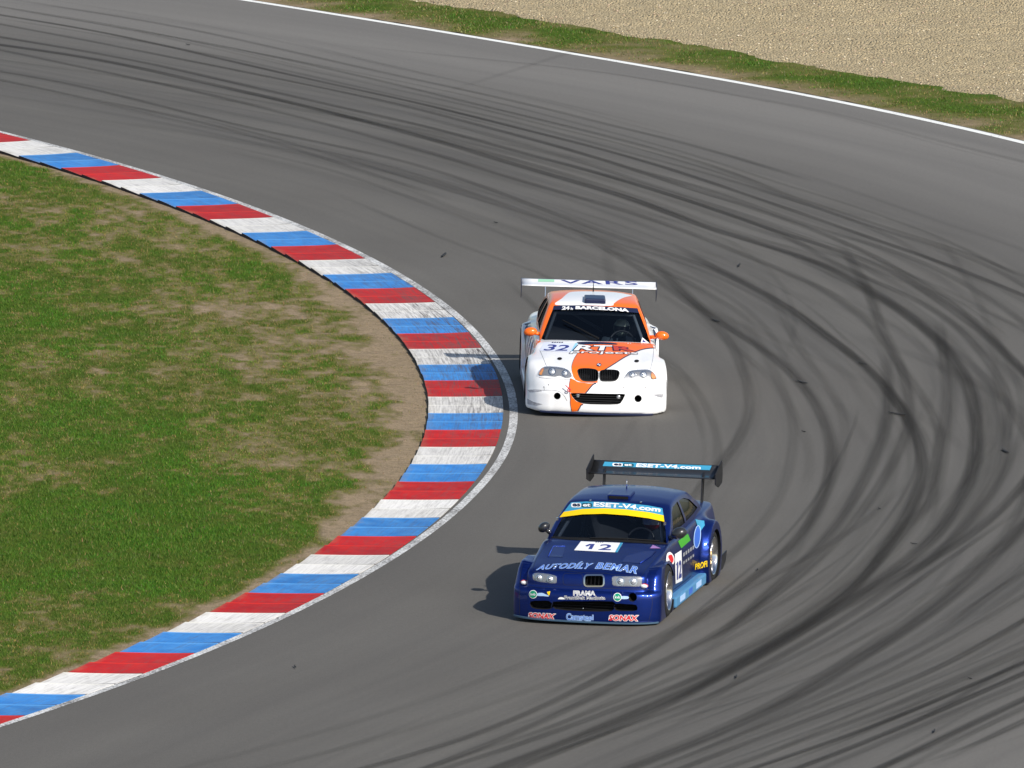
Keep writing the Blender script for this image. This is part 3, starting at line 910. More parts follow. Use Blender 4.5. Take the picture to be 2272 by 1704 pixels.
def subdiv2d(V, F, L, scale):
    """split long edges so that flat art can bend over the bodywork"""
    bm = bmesh.new()
    vs = [bm.verts.new((p[0], p[1], 0)) for p in V]
    for f in F:
        try: bm.faces.new([vs[i] for i in f])
        except ValueError: pass
    bmesh.ops.triangulate(bm, faces=bm.faces[:])
    for _ in range(7):
        es = [e for e in bm.edges if math.hypot((e.verts[0].co.x - e.verts[1].co.x) * scale[0], (e.verts[0].co.y - e.verts[1].co.y) * scale[1]) > L]
        if not es: break
        bmesh.ops.subdivide_edges(bm, edges=es, cuts=1)
        bmesh.ops.triangulate(bm, faces=[f for f in bm.faces if len(f.verts) > 3])
    bm.verts.index_update()
    V = np.array([v.co[:2] for v in bm.verts]); F = [tuple(v.index for v in f.verts) for f in bm.faces]
    bm.free()
    return V, F


class Car:
    def __init__(s, name, label, loc, yaw, roll, zoom, ox, oy):
        """loc: road point under the nose; (ox, oy): the same point in the reading frame, zoom: its units per photo pixel"""
        s.root = bpy.data.objects.new(name, None); COL.objects.link(s.root)
        tag(s.root, label, 'race car', 'race cars going round the bend')
        s.place = (loc, Euler((0, R(roll), -R(yaw)), 'XYZ'))     # the car is put on the road once it is built
        s.roll = R(roll)
        Mi = (Matrix.Rotation(-R(yaw), 3, 'Z') @ Matrix.Rotation(R(roll), 3, 'Y')).transposed()
        v = Vector(loc) - Vector((0, 0, CAM_H))
        D = v.normalized(); A = D.cross(Vector((0, 0, 1))).normalized(); B = A.cross(D)
        # direction in which markings are laid onto the bodywork, and its two cross axes, in the car's own frame
        s.D, s.A, s.B = (np.array(Mi @ q) for q in (D, A, B))
        s.O = -s.D * v.length
        k = zoom * FPX / v.length
        s.k = k
        s.q = lambda x, y: ((x - ox) / k, (oy - y) / k)
        s.bvh = None

    def set_down(s):
        s.root.location, s.root.rotation_euler = s.place

    def on_y(s, x, y, Y):
        """point at the given distance from the nose"""
        a, b = s.q(x, y)
        T = s.A * a + s.B * b; d = T - s.O
        t = (Y - s.O[1]) / d[1]
        return Vector(s.O + d * t)

    def cast(s, a, b, bvh=None):
        T = s.A * a + s.B * b
        d = Vector(T - s.O).normalized()
        h = (bvh or s.bvh).ray_cast(Vector(s.O), d, 400)
        if h[0] is None: return None, None
        return h[0], h[1] if h[1].dot(d) < 0 else -h[1]

    def at(s, x, y, bvh=None, towards=None):
        a, b = s.q(x, y)
        h = s.cast(a, b, bvh)[0]
        if h is None and towards is not None:
            c = s.q(*towards)
            for k in range(1, 30):
                h = s.cast(a + (c[0] - a) * k * 0.01, b + (c[1] - b) * k * 0.01, bvh)[0]
                if h is not None: print('pulled in', (x, y), k); break
        return h

    def lay(s, name, AB, F, m, lift=0.003, bvh=None, parent=None, lens=None, smooth=True, whole=True):
        """put 2-D art given in (a, b) metres on the bodywork"""
        P, ok = [], []
        for k, (a, b) in enumerate(AB):
            h, n = s.cast(a, b, bvh)
            ok.append(h is not None)
            l = lift if lens is None else lift + lens[k]
            P.append(tuple(h + n * l) if h is not None else (0, 0, 0))
        ys = [p[1] for p in P]
        F2 = [f for f in F if all(ok[i] for i in f) and max(ys[i] for i in f) - min(ys[i] for i in f) < 0.35]
        if whole and F2:                                       # a sticker is one piece: keep its main island
            par = list(range(len(P)))

            def root(i):
                while par[i] != i: par[i] = par[par[i]]; i = par[i]
                return i
            for f in F2:
                for i in f[1:]: par[root(i)] = root(f[0])
            cnt = {}
            for f in F2: cnt[root(f[0])] = cnt.get(root(f[0]), 0) + 1
            best = max(cnt, key=cnt.get); F2 = [f for f in F2 if root(f[0]) == best]
        if not F2: print('nothing laid', name); return None
        o = mesh_np(name, P, F2, m, parent=parent or s.root, smooth=smooth)
        bm = bmesh.new(); bm.from_mesh(o.data)
        bmesh.ops.delete(bm, geom=[v for v in bm.verts if not v.link_faces], context='VERTS')
        bm.to_mesh(o.data); bm.free()
        return o

    def poly(s, name, pts, m, lift=0.003, bvh=None, parent=None, L=0.035, dome=0.0, closed=True):
        AB = [s.q(*p) for p in pts]
        V, F = subdiv2d(AB, [tuple(range(len(AB)))], L, (1, 1))
        lens = None
        if dome:
            c = np.mean(AB, axis=0)
            P = np.array(AB)
            # distance to the outline
            d = []
            for v in V:
                a, b = P, np.roll(P, -1, axis=0)
                t = np.clip(((v - a) * (b - a)).sum(1) / np.maximum(((b - a) ** 2).sum(1), 1e-9), 0, 1)
                d.append(np.hypot(*(v - a - (b - a) * t[:, None]).T).min())
            d = np.array(d); d /= max(d.max(), 1e-6)
            lens = dome * np.sqrt(np.clip(1 - (1 - d) ** 2, 0, 1))
        return s.lay(name, V, F, m, lift, bvh, parent, lens)

    def line(s, name, pts, wd, m, lift=0.0035, bvh=None, parent=None, closed=False):
        AB = [s.q(*p) for p in pts]
        if closed: AB = AB + [AB[0]]
        Q, u = catmull(AB, 0.02) if len(AB) > 2 else (np.array([np.array(AB[0]) + (np.array(AB[1]) - np.array(AB[0])) * t for t in np.linspace(0, 1, 30)]), None)
        n = np.gradient(Q, axis=0); n = np.c_[-n[:, 1], n[:, 0]] / np.maximum(np.hypot(*n.T), 1e-9)[:, None]
        V = np.vstack([Q - n * wd / 2, Q + n * wd / 2])
        return s.lay(name, V, [tuple(f) for f in grid_faces(2, len(Q))], m, lift, bvh, parent)

    def text(s, name, txt, quad, m, bold=0.0, shear=0.0, space=1.0, ref=None, arc=0.0, lift=0.004, bvh=None, parent=None, wave=None):
        """quad: bottom-left, bottom-right, top-right, top-left"""
        V, F, B = text2d(txt, bold, shear, space, ref)
        q = np.array([s.q(*p) for p in quad])
        sc = (np.hypot(*(q[1] - q[0])), np.hypot(*(q[3] - q[0])))
        V, F = subdiv2d(V, F, 0.03, sc)
        u, v = V[:, :1], V[:, 1:]
        AB = q[0] * (1 - u) * (1 - v) + q[1] * u * (1 - v) + q[2] * u * v + q[3] * (1 - u) * v
        AB[:, 1] += arc * 4 * (u * (1 - u))[:, 0]
        return s.lay(name, AB, F, m, lift, bvh, parent, whole=False)

    def outlined(s, name, txt, quad, m, mo, bold=0.02, out=0.05, **k):
        sh, sp = k.get('shear', 0.0), k.get('space', 1.0)
        lift = k.pop('lift', 0.005)
        a = s.text(name, txt, quad, m, bold=bold, lift=lift, **k)
        if a: s.text('outline', txt, quad, mo, bold=out, ref=(txt, bold, sh, sp), lift=lift - 0.0012, **{**k, 'parent': a})
        return a

    def extr(s, name, pts, m, depth, out=0.004, parent=None, bvh=None):
        """solid plate over an outline, following the bodywork at its rim"""
        P = [s.at(*p, bvh=bvh) for p in pts]
        return P


def flank_seams(car, lines, m, wd=0.006):
    """shut lines drawn on both sides; lines in (y, z)"""
    for s in (1, -1):
        for pts in lines:
            Q, _ = catmull(pts, 0.03)
            n = np.gradient(Q, axis=0); n = np.c_[-n[:, 1], n[:, 0]] / np.maximum(np.hypot(*n.T), 1e-9)[:, None]
            V = []
            for q in np.vstack([Q - n * wd / 2, Q + n * wd / 2]):
                h = car.bvh.ray_cast(Vector((2 * s, q[0], q[1])), Vector((-s, 0, 0)), 3)
                V.append(tuple(h[0] + Vector((0.003 * s, 0, 0))) if h[0] else (0.8 * s, q[0], q[1]))
            mesh_np('door_seam', V, [tuple(f) for f in grid_faces(2, len(Q))], m, car.root)


def make_wheel(name, m_rim, m_lip, m_tyre, r=0.315, wd=0.27, nsp=5, deep=0.09, hub_m=None):
    """wheel on the +x side, axle along x, outer face towards +x"""
    root = None
    bm = bmesh.new()
    prof = [(-wd / 2 + 0.012, r * 0.72), (-wd / 2, r * 0.80), (-wd / 2 + 0.006, r * 0.93), (-wd / 2 + 0.03, r * 0.993), (-wd / 4, r), (wd / 4, r),
            (wd / 2 - 0.03, r * 0.993), (wd / 2 - 0.006, r * 0.93), (wd / 2, r * 0.80), (wd / 2 - 0.012, r * 0.72)]

    def lathe(bm, prof, n=56, close=True):
        rings = []
        for k in range(n):
            a = 2 * math.pi * k / n
            rings.append([bm.verts.new((x, q * math.cos(a), q * math.sin(a))) for x, q in prof])
        for k in range(n):
            A, B = rings[k], rings[(k + 1) % n]
            for i in range(len(prof) - 1):
                bm.faces.new((A[i], A[i + 1], B[i + 1], B[i]))
            if close: bm.faces.new((A[-1], A[0], B[0], B[-1]))
    lathe(bm, prof)
    tyre = bm_obj('tyre', bm, m_tyre, None, True)
    bm = bmesh.new()
    lathe(bm, [(wd / 2 - 0.006, r * 0.735), (wd / 2 + 0.002, r * 0.75), (wd / 2 + 0.002, r * 0.72), (wd / 2 - 0.02, r * 0.68), (wd / 2 - deep, r * 0.655), (-wd / 2 + 0.02, r * 0.66), (-wd / 2 + 0.02, r * 0.70)])
    lip = bm_obj('rim', bm, m_lip, None, True)
    bm = bmesh.new()
    x0 = wd / 2 - deep
    for k in range(nsp):
        for d in (-0.09, 0.09):
            a = 2 * math.pi * k / nsp + d
            b = 2 * math.pi * k / nsp + d * 2.3
            tube(bm, [(x0 + 0.03, 0.04 * math.cos(a), 0.04 * math.sin(a)), (x0 + 0.02, r * 0.36 * math.cos(a), r * 0.36 * math.sin(a)), (x0 - 0.005, r * 0.665 * math.cos(b), r * 0.665 * math.sin(b))], [0.022, 0.014, 0.016], 6)
    lathe(bm, [(x0 - 0.02, 0.001), (x0 - 0.02, 0.06), (x0 + 0.035, 0.055), (x0 + 0.045, 0.02), (x0 + 0.045, 0.001)], 24)
    spk = bm_obj('spokes', bm, m_rim, None, True)
    bm = bmesh.new()
    lathe(bm, [(x0 - 0.06, 0.05), (x0 - 0.06, r * 0.52), (x0 - 0.085, r * 0.52), (x0 - 0.085, 0.05)], 40)
    disc = bm_obj('brake_disc', bm, hub_m, None, False)
    lip.parent = tyre; spk.parent = tyre; disc.parent = tyre
    tyre.name = 'wheel'
    return tyre


def place_wheel(car, proto, x, y, r, side, first=False, camber=0.0, steer=0.0):
    w = proto if first else proto.copy()
    if not first:
        COL.objects.link(w)
        for ch in proto.children:
            c = ch.copy(); COL.objects.link(c); c.parent = w
    w.parent = car.root
    c, s = math.cos(car.roll), math.sin(car.roll)
    w.location = (x, y, (r + 0.004 + x * s) / c)
    w.rotation_euler = (0, -car.roll + (math.pi if side < 0 else 0) + camber * side, 0) if not steer else Euler((0, -car.roll + (math.pi if side < 0 else 0) + camber * side, steer))
    return w


def airfoil(bm, x0, x1, le, te, th=0.035, camber=0.03, n=14, droop=0.0, ns=13):
    """wing section swept across the car; le/te = (y, z)"""
    le, te = Vector((0, *le)), Vector((0, *te))
    ch = (te - le); L = ch.length; t = ch / L; nrm = Vector((0, -t.z, t.y))
    prof = []
    for k in range(n):                                     # upper skin from trailing to leading edge
        u = 1 - k / (n - 1); u = u * u * (3 - 2 * u) * 0.3 + u * 0.7
        y = 2.6 * th * (0.2969 * math.sqrt(u) - 0.126 * u - 0.3516 * u * u + 0.2843 * u ** 3 - 0.1036 * u ** 4) * 2
        prof.append((u, y - camber * 4 * u * (1 - u)))
    for k in range(1, n - 1):
        u = k / (n - 1)
        y = 2.6 * th * (0.2969 * math.sqrt(u) - 0.126 * u - 0.3516 * u * u + 0.2843 * u ** 3 - 0.1036 * u ** 4)
        prof.append((u, -y - camber * 4 * u * (1 - u)))
    rings = []
    for i in range(ns):
        x = x0 + (x1 - x0) * i / (ns - 1)
        rings.append([bm.verts.new(Vector((x, 0, 0)) + le + t * (u * L) + nrm * v) for u, v in prof])
    for i in range(ns - 1):
        for k in range(len(prof)):
            k2 = (k + 1) % len(prof)
            bm.faces.new((rings[i][k], rings[i + 1][k], rings[i + 1][k2], rings[i][k2]))
    bm.faces.new(rings[0]); bm.faces.new(rings[-1][::-1])


def plate(bm, pts, x, th):
    """flat plate in the y-z plane"""
    a = [bm.verts.new((x - th / 2, *p)) for p in pts]; b = [bm.verts.new((x + th / 2, *p)) for p in pts]
    bm.faces.new(a); bm.faces.new(b[::-1])
    n = len(pts)
    for i in range(n): bm.faces.new((a[i], b[i], b[(i + 1) % n], a[(i + 1) % n]))


def split_faces(o, rules, parent, mats):
    """cut named panels out of a body mesh: rules = [(name, fn(centre, normal) -> bool)]"""
    me = o.data
    n = len(me.polygons)
    c = np.zeros(n * 3); me.polygons.foreach_get('center', c); c = c.reshape(-1, 3)
    nn = np.zeros(n * 3); me.polygons.foreach_get('normal', nn); nn = nn.reshape(-1, 3)
    left = np.ones(n, bool)
    for name, fn in rules:
        k = left & fn(c[:, 0], c[:, 1], c[:, 2], nn)
        left &= ~k
        if not k.any(): continue
        p = o.copy(); p.data = me.copy(); COL.objects.link(p); p.name = name; p.data.name = name
        bm = bmesh.new(); bm.from_mesh(p.data); bm.faces.ensure_lookup_table()
        bmesh.ops.delete(bm, geom=[bm.faces[i] for i in np.where(~k)[0]], context='FACES')
        bm.to_mesh(p.data); bm.free(); p.parent = parent
    bm = bmesh.new(); bm.from_mesh(me); bm.faces.ensure_lookup_table()
    bmesh.ops.delete(bm, geom=[bm.faces[i] for i in np.where(~left)[0]], context='FACES')
    bm.to_mesh(me); bm.free()


def shade(o):
    o.data.polygons.foreach_set('use_smooth', [True] * len(o.data.polygons))
    # sharp where the boolean cut
    bm = bmesh.new(); bm.from_mesh(o.data)
    for e in bm.edges:
        if len(e.link_faces) == 2 and e.calc_face_angle(0) > 0.7: e.smooth = False
    bm.to_mesh(o.data); bm.free()


# ---- materials of the cars
M = {}
M['black'] = mat('satin_black', (0.012, 0.012, 0.014), 0.45)
M['carbon'] = mat('carbon_fibre', (0.022, 0.023, 0.025), 0.32, coat=0.5)
M['matt'] = mat('matt_black', (0.008, 0.008, 0.009), 0.8, spec=0.2)
M['rubber'] = mat('tyre_rubber', (0.018, 0.018, 0.018), 0.75, spec=0.3, noise=0.3, nscale=30)
M['white'] = mat('gloss_white_paint', (0.86, 0.86, 0.86), 0.30, coat=0.6, noise=0.05, nscale=3)
M['orange'] = mat('gloss_orange_paint', (0.88, 0.155, 0.008), 0.30, coat=0.5)
M['chrome'] = mat('polished_metal', (0.72, 0.72, 0.73), 0.16, metal=1)
M['gold'] = mat('gold_metal', (0.62, 0.40, 0.14), 0.3, metal=1)
M['steel'] = mat('steel', (0.35, 0.34, 0.33), 0.4, metal=1)
M['grey'] = mat('grey_paint', (0.30, 0.31, 0.33), 0.4)
M['decal_white'] = mat('white_vinyl', (0.82, 0.82, 0.82), 0.4)
M['decal_navy'] = mat('navy_vinyl', (0.035, 0.045, 0.22), 0.4)
M['decal_dark'] = mat('dark_vinyl', (0.012, 0.016, 0.05), 0.4)
M['decal_red'] = mat('red_vinyl', (0.66, 0.015, 0.022), 0.4)
M['decal_green'] = mat('green_vinyl', (0.0, 0.27, 0.14), 0.4)
M['lime'] = mat('lime_vinyl', (0.05, 0.35, 0.02), 0.4)
M['pale_green'] = mat('pale_green_vinyl', (0.32, 0.62, 0.42), 0.4)
M['cyan'] = mat('cyan_vinyl', (0.045, 0.29, 0.47), 0.4)
M['sky'] = mat('sky_blue_vinyl', (0.08, 0.25, 0.45), 0.4)
M['teal'] = mat('dark_teal_vinyl', (0.01, 0.07, 0.10), 0.4)
M['yellow'] = mat('yellow_vinyl', (0.90, 0.60, 0.0), 0.4)
M['red_deep'] = mat('logo_red', (0.50, 0.05, 0.03), 0.4)
M['lamp_bowl'] = mat('lamp_reflector', (0.80, 0.82, 0.85), 0.30, metal=0.6)
M['amber'] = mat('amber_lens', (0.75, 0.30, 0.10), 0.15, coat=1)
M['interior'] = mat('interior_dark', (0.02, 0.022, 0.028), 0.7)
M['cage'] = mat('roll_cage_paint', (0.16, 0.18, 0.20), 0.4)
M['suit_dark'] = mat('race_suit_dark', (0.03, 0.045, 0.06), 0.8)
M['suit_red'] = mat('race_suit_red', (0.35, 0.02, 0.02), 0.8)


def blue_paint():
    t = NT('metallic_blue_paint')
    P = t.n.new('ShaderNodeTexCoord').outputs['Object']
    f = t.noise(P, 900, 1)
    t.l.new(t.mix(t.rng(f, 0.4, 0.6, 0, 1), (0.002, 0.015, 0.125), (0.006, 0.034, 0.27)), t.b.inputs['Base Color'])
    t.b.inputs['Metallic'].default_value = 0.82
    t.b.inputs['Roughness'].default_value = 0.36
    t.b.inputs['Coat Weight'].default_value = 0.45
    t.b.inputs['Coat Roughness'].default_value = 0.07
    return t.m


M['blue'] = blue_paint()
M['blue_dark'] = mat('dark_blue_vinyl', (0.006, 0.012, 0.05), 0.4, coat=0.3)


def glass_mat(name, tint, fac):
    m = bpy.data.materials.new(name); m.use_nodes = True
    n, l = m.node_tree.nodes, m.node_tree.links
    n.remove(n['Principled BSDF'])
    tr = n.new('ShaderNodeBsdfTransparent'); tr.inputs[0].default_value = (*tint, 1)
    gl = n.new('ShaderNodeBsdfGlossy'); gl.inputs['Roughness'].default_value = 0.04; gl.inputs[0].default_value = (0.9, 0.95, 1, 1)
    fr = n.new('ShaderNodeFresnel'); fr.inputs[0].default_value = 1.45
    mx = n.new('ShaderNodeMixShader')
    mu = n.new('ShaderNodeMath'); mu.operation = 'MULTIPLY'; mu.inputs[1].default_value = fac
    l.new(fr.outputs[0], mu.inputs[0]); l.new(mu.outputs[0], mx.inputs[0])
    l.new(tr.outputs[0], mx.inputs[1]); l.new(gl.outputs[0], mx.inputs[2])
    l.new(mx.outputs[0], n['Material Output'].inputs[0])
    return m


M['glass'] = glass_mat('tinted_glass', (0.58, 0.63, 0.68), 0.75)
M['lens'] = glass_mat('clear_lens', (0.94, 0.95, 0.96), 0.45)
M['side_glass'] = glass_mat('side_window_plastic', (0.16, 0.17, 0.20), 0.22)


# ---- driver: one continuous body, posed at the wheel
def driver(car, x, y, zo, helmet_m, visor_m, suit_m, label, glove_m):
    J = {  # joint: (position, radius), metres relative to the hip
        'hip': ((0, 0.0, 0.12), 0.15), 'belly': ((0, 0.05, 0.28), 0.14), 'chest': ((0, 0.10, 0.46), 0.16), 'neck': ((0, 0.10, 0.60), 0.065), 'head': ((0, 0.085, 0.70), 0.085), 'crown': ((0, 0.08, 0.78), 0.07),
    }
    E = [('hip', 'belly'), ('belly', 'chest'), ('chest', 'neck'), ('neck', 'head'), ('head', 'crown')]
    for sd, nm in ((1, 'l'), (-1, 'r')):
        J['sh' + nm] = ((0.19 * sd, 0.09, 0.53), 0.075)
        J['el' + nm] = ((0.27 * sd, -0.14, 0.38), 0.05)
        J['wr' + nm] = ((0.19 * sd, -0.37, 0.46), 0.036)
        J['pa' + nm] = ((0.175 * sd, -0.43, 0.485), 0.034)
        J['th' + nm] = ((0.11 * sd, -0.04, 0.10), 0.10)
        J['kn' + nm] = ((0.17 * sd, -0.46, 0.24), 0.068)
        J['an' + nm] = ((0.14 * sd, -0.80, 0.02), 0.048)
        J['to' + nm] = ((0.14 * sd, -0.96, 0.06), 0.035)
        E += [('chest', 'sh' + nm), ('sh' + nm, 'el' + nm), ('el' + nm, 'wr' + nm), ('wr' + nm, 'pa' + nm), ('hip', 'th' + nm), ('th' + nm, 'kn' + nm), ('kn' + nm, 'an' + nm), ('an' + nm, 'to' + nm)]
        for k in range(4):                                     # fingers wrap round the rim
            a = 'f%d%s' % (k, nm); b = 'g%d%s' % (k, nm)
            J[a] = (((0.165 + 0.012 * k) * sd, -0.470, 0.51 - 0.020 * k), 0.010)
            J[b] = (((0.150 + 0.012 * k) * sd, -0.462, 0.485 - 0.020 * k), 0.009)
            E += [('pa' + nm, a), (a, b)]
        J['t' + nm] = ((0.135 * sd, -0.435, 0.50), 0.011); E.append(('pa' + nm, 't' + nm))
    names = list(J)
    me = bpy.data.meshes.new('person')
    me.from_pydata([J[n][0] for n in names], [(names.index(a), names.index(b)) for a, b in E], [])
    o = bpy.data.objects.new('person', me); COL.objects.link(o)
    md = o.modifiers.new('s', 'SKIN'); md.use_smooth_shade = True
    for k, n in enumerate(names):
        sv = me.skin_vertices[0].data[k]; sv.radius = (J[n][1], J[n][1]); sv.use_root = (n == 'hip')
    sd = o.modifiers.new('d', 'SUBSURF'); sd.levels = 2
    dg = bpy.context.evaluated_depsgraph_get(); dg.update()
    m2 = bpy.data.meshes.new_from_object(o.evaluated_get(dg))
    o.modifiers.clear(); o.data = m2
    o.data.materials.clear(); o.data.materials.append(suit_m)
    o.name = 'person'
    W = car.root.matrix_basis.copy()
    o.matrix_world = W @ Matrix.Translation((x, y, zo))
    tag(o, label, 'person')
    bm = bmesh.new(); blob(bm, (0, 0.075, 0.735), (0.112, 0.14, 0.125))
    h = bm_obj('helmet', bm, helmet_m, o, True)
    bm = bmesh.new()
    a = np.linspace(-1.15, 1.15, 15)
    vs = [[bm.verts.new((0.116 * math.sin(t), 0.075 - 0.144 * math.cos(t), 0.735 + z)) for t in a] for z in (-0.035, 0.0, 0.038)]
    for i in range(2):
        for k in range(14): bm.faces.new((vs[i][k], vs[i][k + 1], vs[i + 1][k + 1], vs[i + 1][k]))
    bm_obj('visor', bm, visor_m, h, True)
    for sd in (1, -1):
        bm = bmesh.new(); blob(bm, (0.178 * sd, -0.435, 0.487), (0.036, 0.045, 0.048), sub=2)
        bm_obj('glove', bm, glove_m, o, True)
    return o


def interior(car, hw, ywheel, xdrv, dash):
    """seat, dashboard, steering wheel and roll cage inside the cabin"""
    r = car.root
    bm = bmesh.new(); box(bm, (0, 1.52, 0.64), (1.28, 0.42, 0.20), bev=0.04); bm_obj('dashboard', bm, dash, r)
    bm = bmesh.new()
    box(bm, (xdrv, 2.42, 0.34), (0.46, 0.46, 0.14), bev=0.04)
    box(bm, (xdrv, 2.70, 0.70), (0.48, 0.12, 0.72), Euler((R(-14), 0, 0)), bev=0.05)
    for sd in (1, -1): box(bm, (xdrv + sd * 0.19, 2.70, 1.0), (0.07, 0.22, 0.2), Euler((R(-14), 0, 0)), bev=0.02)
    bm_obj('seat', bm, M['matt'], r)
    bm = bmesh.new()
    c = Vector((xdrv, ywheel, 0.745)); ex, ez = Vector((1, 0, 0)), Vector((0, 0.35, 0.94)).normalized()
    tube(bm, [c + 0.17 * (math.cos(t) * ex + math.sin(t) * ez) for t in np.linspace(0, 2 * math.pi, 29)], 0.014, 8)
    for t in (0, math.pi, -math.pi / 2): tube(bm, [c, c + 0.17 * (math.cos(t) * ex + math.sin(t) * ez)], 0.01, 6)
    tube(bm, [c, c + Vector((0, -0.3, -0.12))], 0.025, 8)
    bm_obj('steering_wheel', bm, M['black'], r)
    bm = bmesh.new()
    h = hw
    for sd in (1, -1):
        tube(bm, [(sd * (h + 0.08), 1.52, 0.45), (sd * (h + 0.06), 1.62, 0.80), (sd * (h - 0.07), 2.05, 1.105), (sd * (h - 0.09), 2.75, 1.14), (sd * h, 2.80, 0.9), (sd * (h + 0.06), 2.82, 0.35)], 0.022, 8)
        tube(bm, [(sd * (h - 0.09), 2.75, 1.13), (sd * (h - 0.12), 3.5, 0.80)], 0.02, 8)
        tube(bm, [(sd * (h + 0.06), 1.75, 0.40), (sd * (h + 0.05), 2.80, 0.66)], 0.02, 8)
    tube(bm, [(-(h - 0.07), 2.05, 1.105), (h - 0.07, 2.05, 1.105)], 0.02, 8)
    tube(bm, [(-(h - 0.09), 2.75, 1.13), (h - 0.09, 2.75, 1.13)], 0.02, 8)
    tube(bm, [(-(h - 0.09), 2.75, 1.13), (h + 0.04, 2.82, 0.5)], 0.02, 8)
    bm_obj('roll_cage', bm, M['cage'], r, True)


def build_shell(car, sp):
    """lower body and cabin from the shape table sp; returns (body, cabin)"""
    T, W, RT = sp['T'], sp['W'], sp['RT']

    def flares(x, y, z, ax):
        out = []
        for (ya, zc, rad, wd, x0, top, fwd, back_) in sp['flares']:
            disk = np.hypot(y - ya, z - zc) - rad
            if fwd is not None:                            # runs forward into the bumper corner
                tz = top(y) - sp['fcrown'] * np.clip(ax - 0.70, 0, 1)
                sh = smax([z - tz, fwd(x, z) - y, y - back_, -(y * 0 + 1) * 0 + (sp['zb'] - z)], 0.018)
            else:
                sh = smax([disk, sp['zb'] - z], 0.015)
            wz = wd(y, z) if callable(wd) else wd
            out.append(smax([sh, ax - wz, x0 - ax], sp.get('fk', 0.02)))
        return out

    def body(x, y, z):
        ax = np.abs(x)
        top = T(y) - sp['crown'](y) * (ax / 0.8) ** 2.6
        wz = W(y) - sp['tumble'] * np.clip((z - 0.50) / 0.40, 0, 1.3) ** 1.5 - sp.get('tuck', 0.02) * np.clip((0.4 - z) / 0.3, 0, 1)
        main = smax([z - top, sp['Fr'](x, z) - y, ax - wz, y - sp['Re'](x, z), sp['zb'] - z], 0.016)
        fl = flares(x, y, z, ax)
        return smin([smin([main, fl[-1]], 0.035)] + fl[:-1], sp.get('uk', 0.015))

    def cabin(x, y, z, off=0.0, zlow=None):
        ax = np.abs(x)
        roof = RT(y) - sp['rcrown'] * (ax / 0.6) ** 2.4
        wf = sp['wsc'](z) + sp['wscurve'] * (ax / 0.75) ** 2
        rf = sp['rwc'](z) - 0.16 * (ax / 0.7) ** 2
        cw = sp['CW'](z) - sp['cwy'](y)
        return smax([z - roof, wf - y, y - rf, ax - cw, (sp['zlow'] if zlow is None else zlow) - z], 0.012) + off

    V, F = star(body, (0, 0.45, 0.40), (0, 4.0, 0.40), (-1.0, -0.1, 0.0), (1.0, 4.65, 1.0), (0.02, 0.02, 0.022))
    o = mesh_np('body', V, F, sp['paint'], car.root)
    vis = BVHTree.FromPolygons([tuple(v) for v in V], [tuple(f) for f in F])
    Vc, Fc = star(cabin, (0, 2.25, 0.93), (0, 2.95, 0.93), (-0.85, 1.0, 0.6), (0.85, 4.1, 1.35), (0.022, 0.022, 0.02))
    c = mesh_np('roof_and_pillars', Vc, Fc, sp['paint'], car.root)
    n0 = len(V)
    car.bvh = BVHTree.FromPolygons([tuple(v) for v in V] + [tuple(v) for v in Vc], [tuple(f) for f in F] + [tuple(f + n0) for f in Fc])
    car.cab_bvh = BVHTree.FromPolygons([tuple(v) for v in Vc], [tuple(f) for f in Fc])
    car.low_bvh = vis
    # hollow inside
    Vi, Fi = star(lambda x, y, z: cabin(x, y, z, 0.035, 0.28), (0, 2.25, 0.80), (0, 2.95, 0.80), (-0.8, 1.1, 0.3), (0.8, 4.0, 1.3), (0.06, 0.06, 0.05))
    inn = lambda: mesh_np('inner', Vi, Fi, M['interior'])
    boolean(o, inn()); boolean(c, inn())
    o.name, c.name = 'body', 'roof_and_pillars'
    return o, c, cabin


def glass_patch(name, car, outline, direction, m, inset=0.008, n=(26, 16)):
    """pane filling a four-sided outline given in 3-D, dropped on the cabin skin"""
    q = [np.array(p, float) for p in outline]
    d = Vector(direction)
    V, ok = [], []
    for i in range(n[0]):
        for j in range(n[1]):
            u, v = -0.02 + 1.04 * i / (n[0] - 1), -0.03 + 1.06 * j / (n[1] - 1)
            p = q[0] * (1 - u) * (1 - v) + q[1] * u * (1 - v) + q[2] * u * v + q[3] * (1 - u) * v
            h = car.cab_bvh.ray_cast(Vector((p[0], 0, p[2])) - d * 8, d, 14)
            ok.append(h[0] is not None)
            nn = (h[1] if h[1].dot(d) < 0 else -h[1]) if h[0] else None
            V.append(tuple(h[0] - nn * inset) if h[0] else (0, 0, 0))
    F = [tuple(f) for f in grid_faces(*n) if all(ok[k] for k in f)]
    o = mesh_np(name, V, F, m, car.root, smooth=True)
    bm = bmesh.new(); bm.from_mesh(o.data)
    bmesh.ops.delete(bm, geom=[v for v in bm.verts if not v.link_faces], context='VERTS')
    bm.to_mesh(o.data); bm.free()
    return o


def recess(car, body, pts, depth, m, outw=0.06, sub=None):
    """hole with dark walls cut into the bodywork, straight back"""
    P = []
    for p in pts:
        h = car.at(*p, bvh=car.low_bvh)
        P.append(np.array(h) if h else P[-1])
    P = np.array(P)
    y0 = P[:, 1].min() - outw
    Q = [(p[0], y0, p[2]) for p in P]
    c = prism(Q, (0, P[:, 1].max() + depth - y0, 0), m)
    boolean(body, c)
    return P


def circle(cx, cy, rx, ry=None, n=28):
    ry = rx if ry is None else ry
    return [(cx + rx * math.cos(t), cy - ry * math.sin(t)) for t in np.linspace(0, 2 * math.pi, n, endpoint=False)]


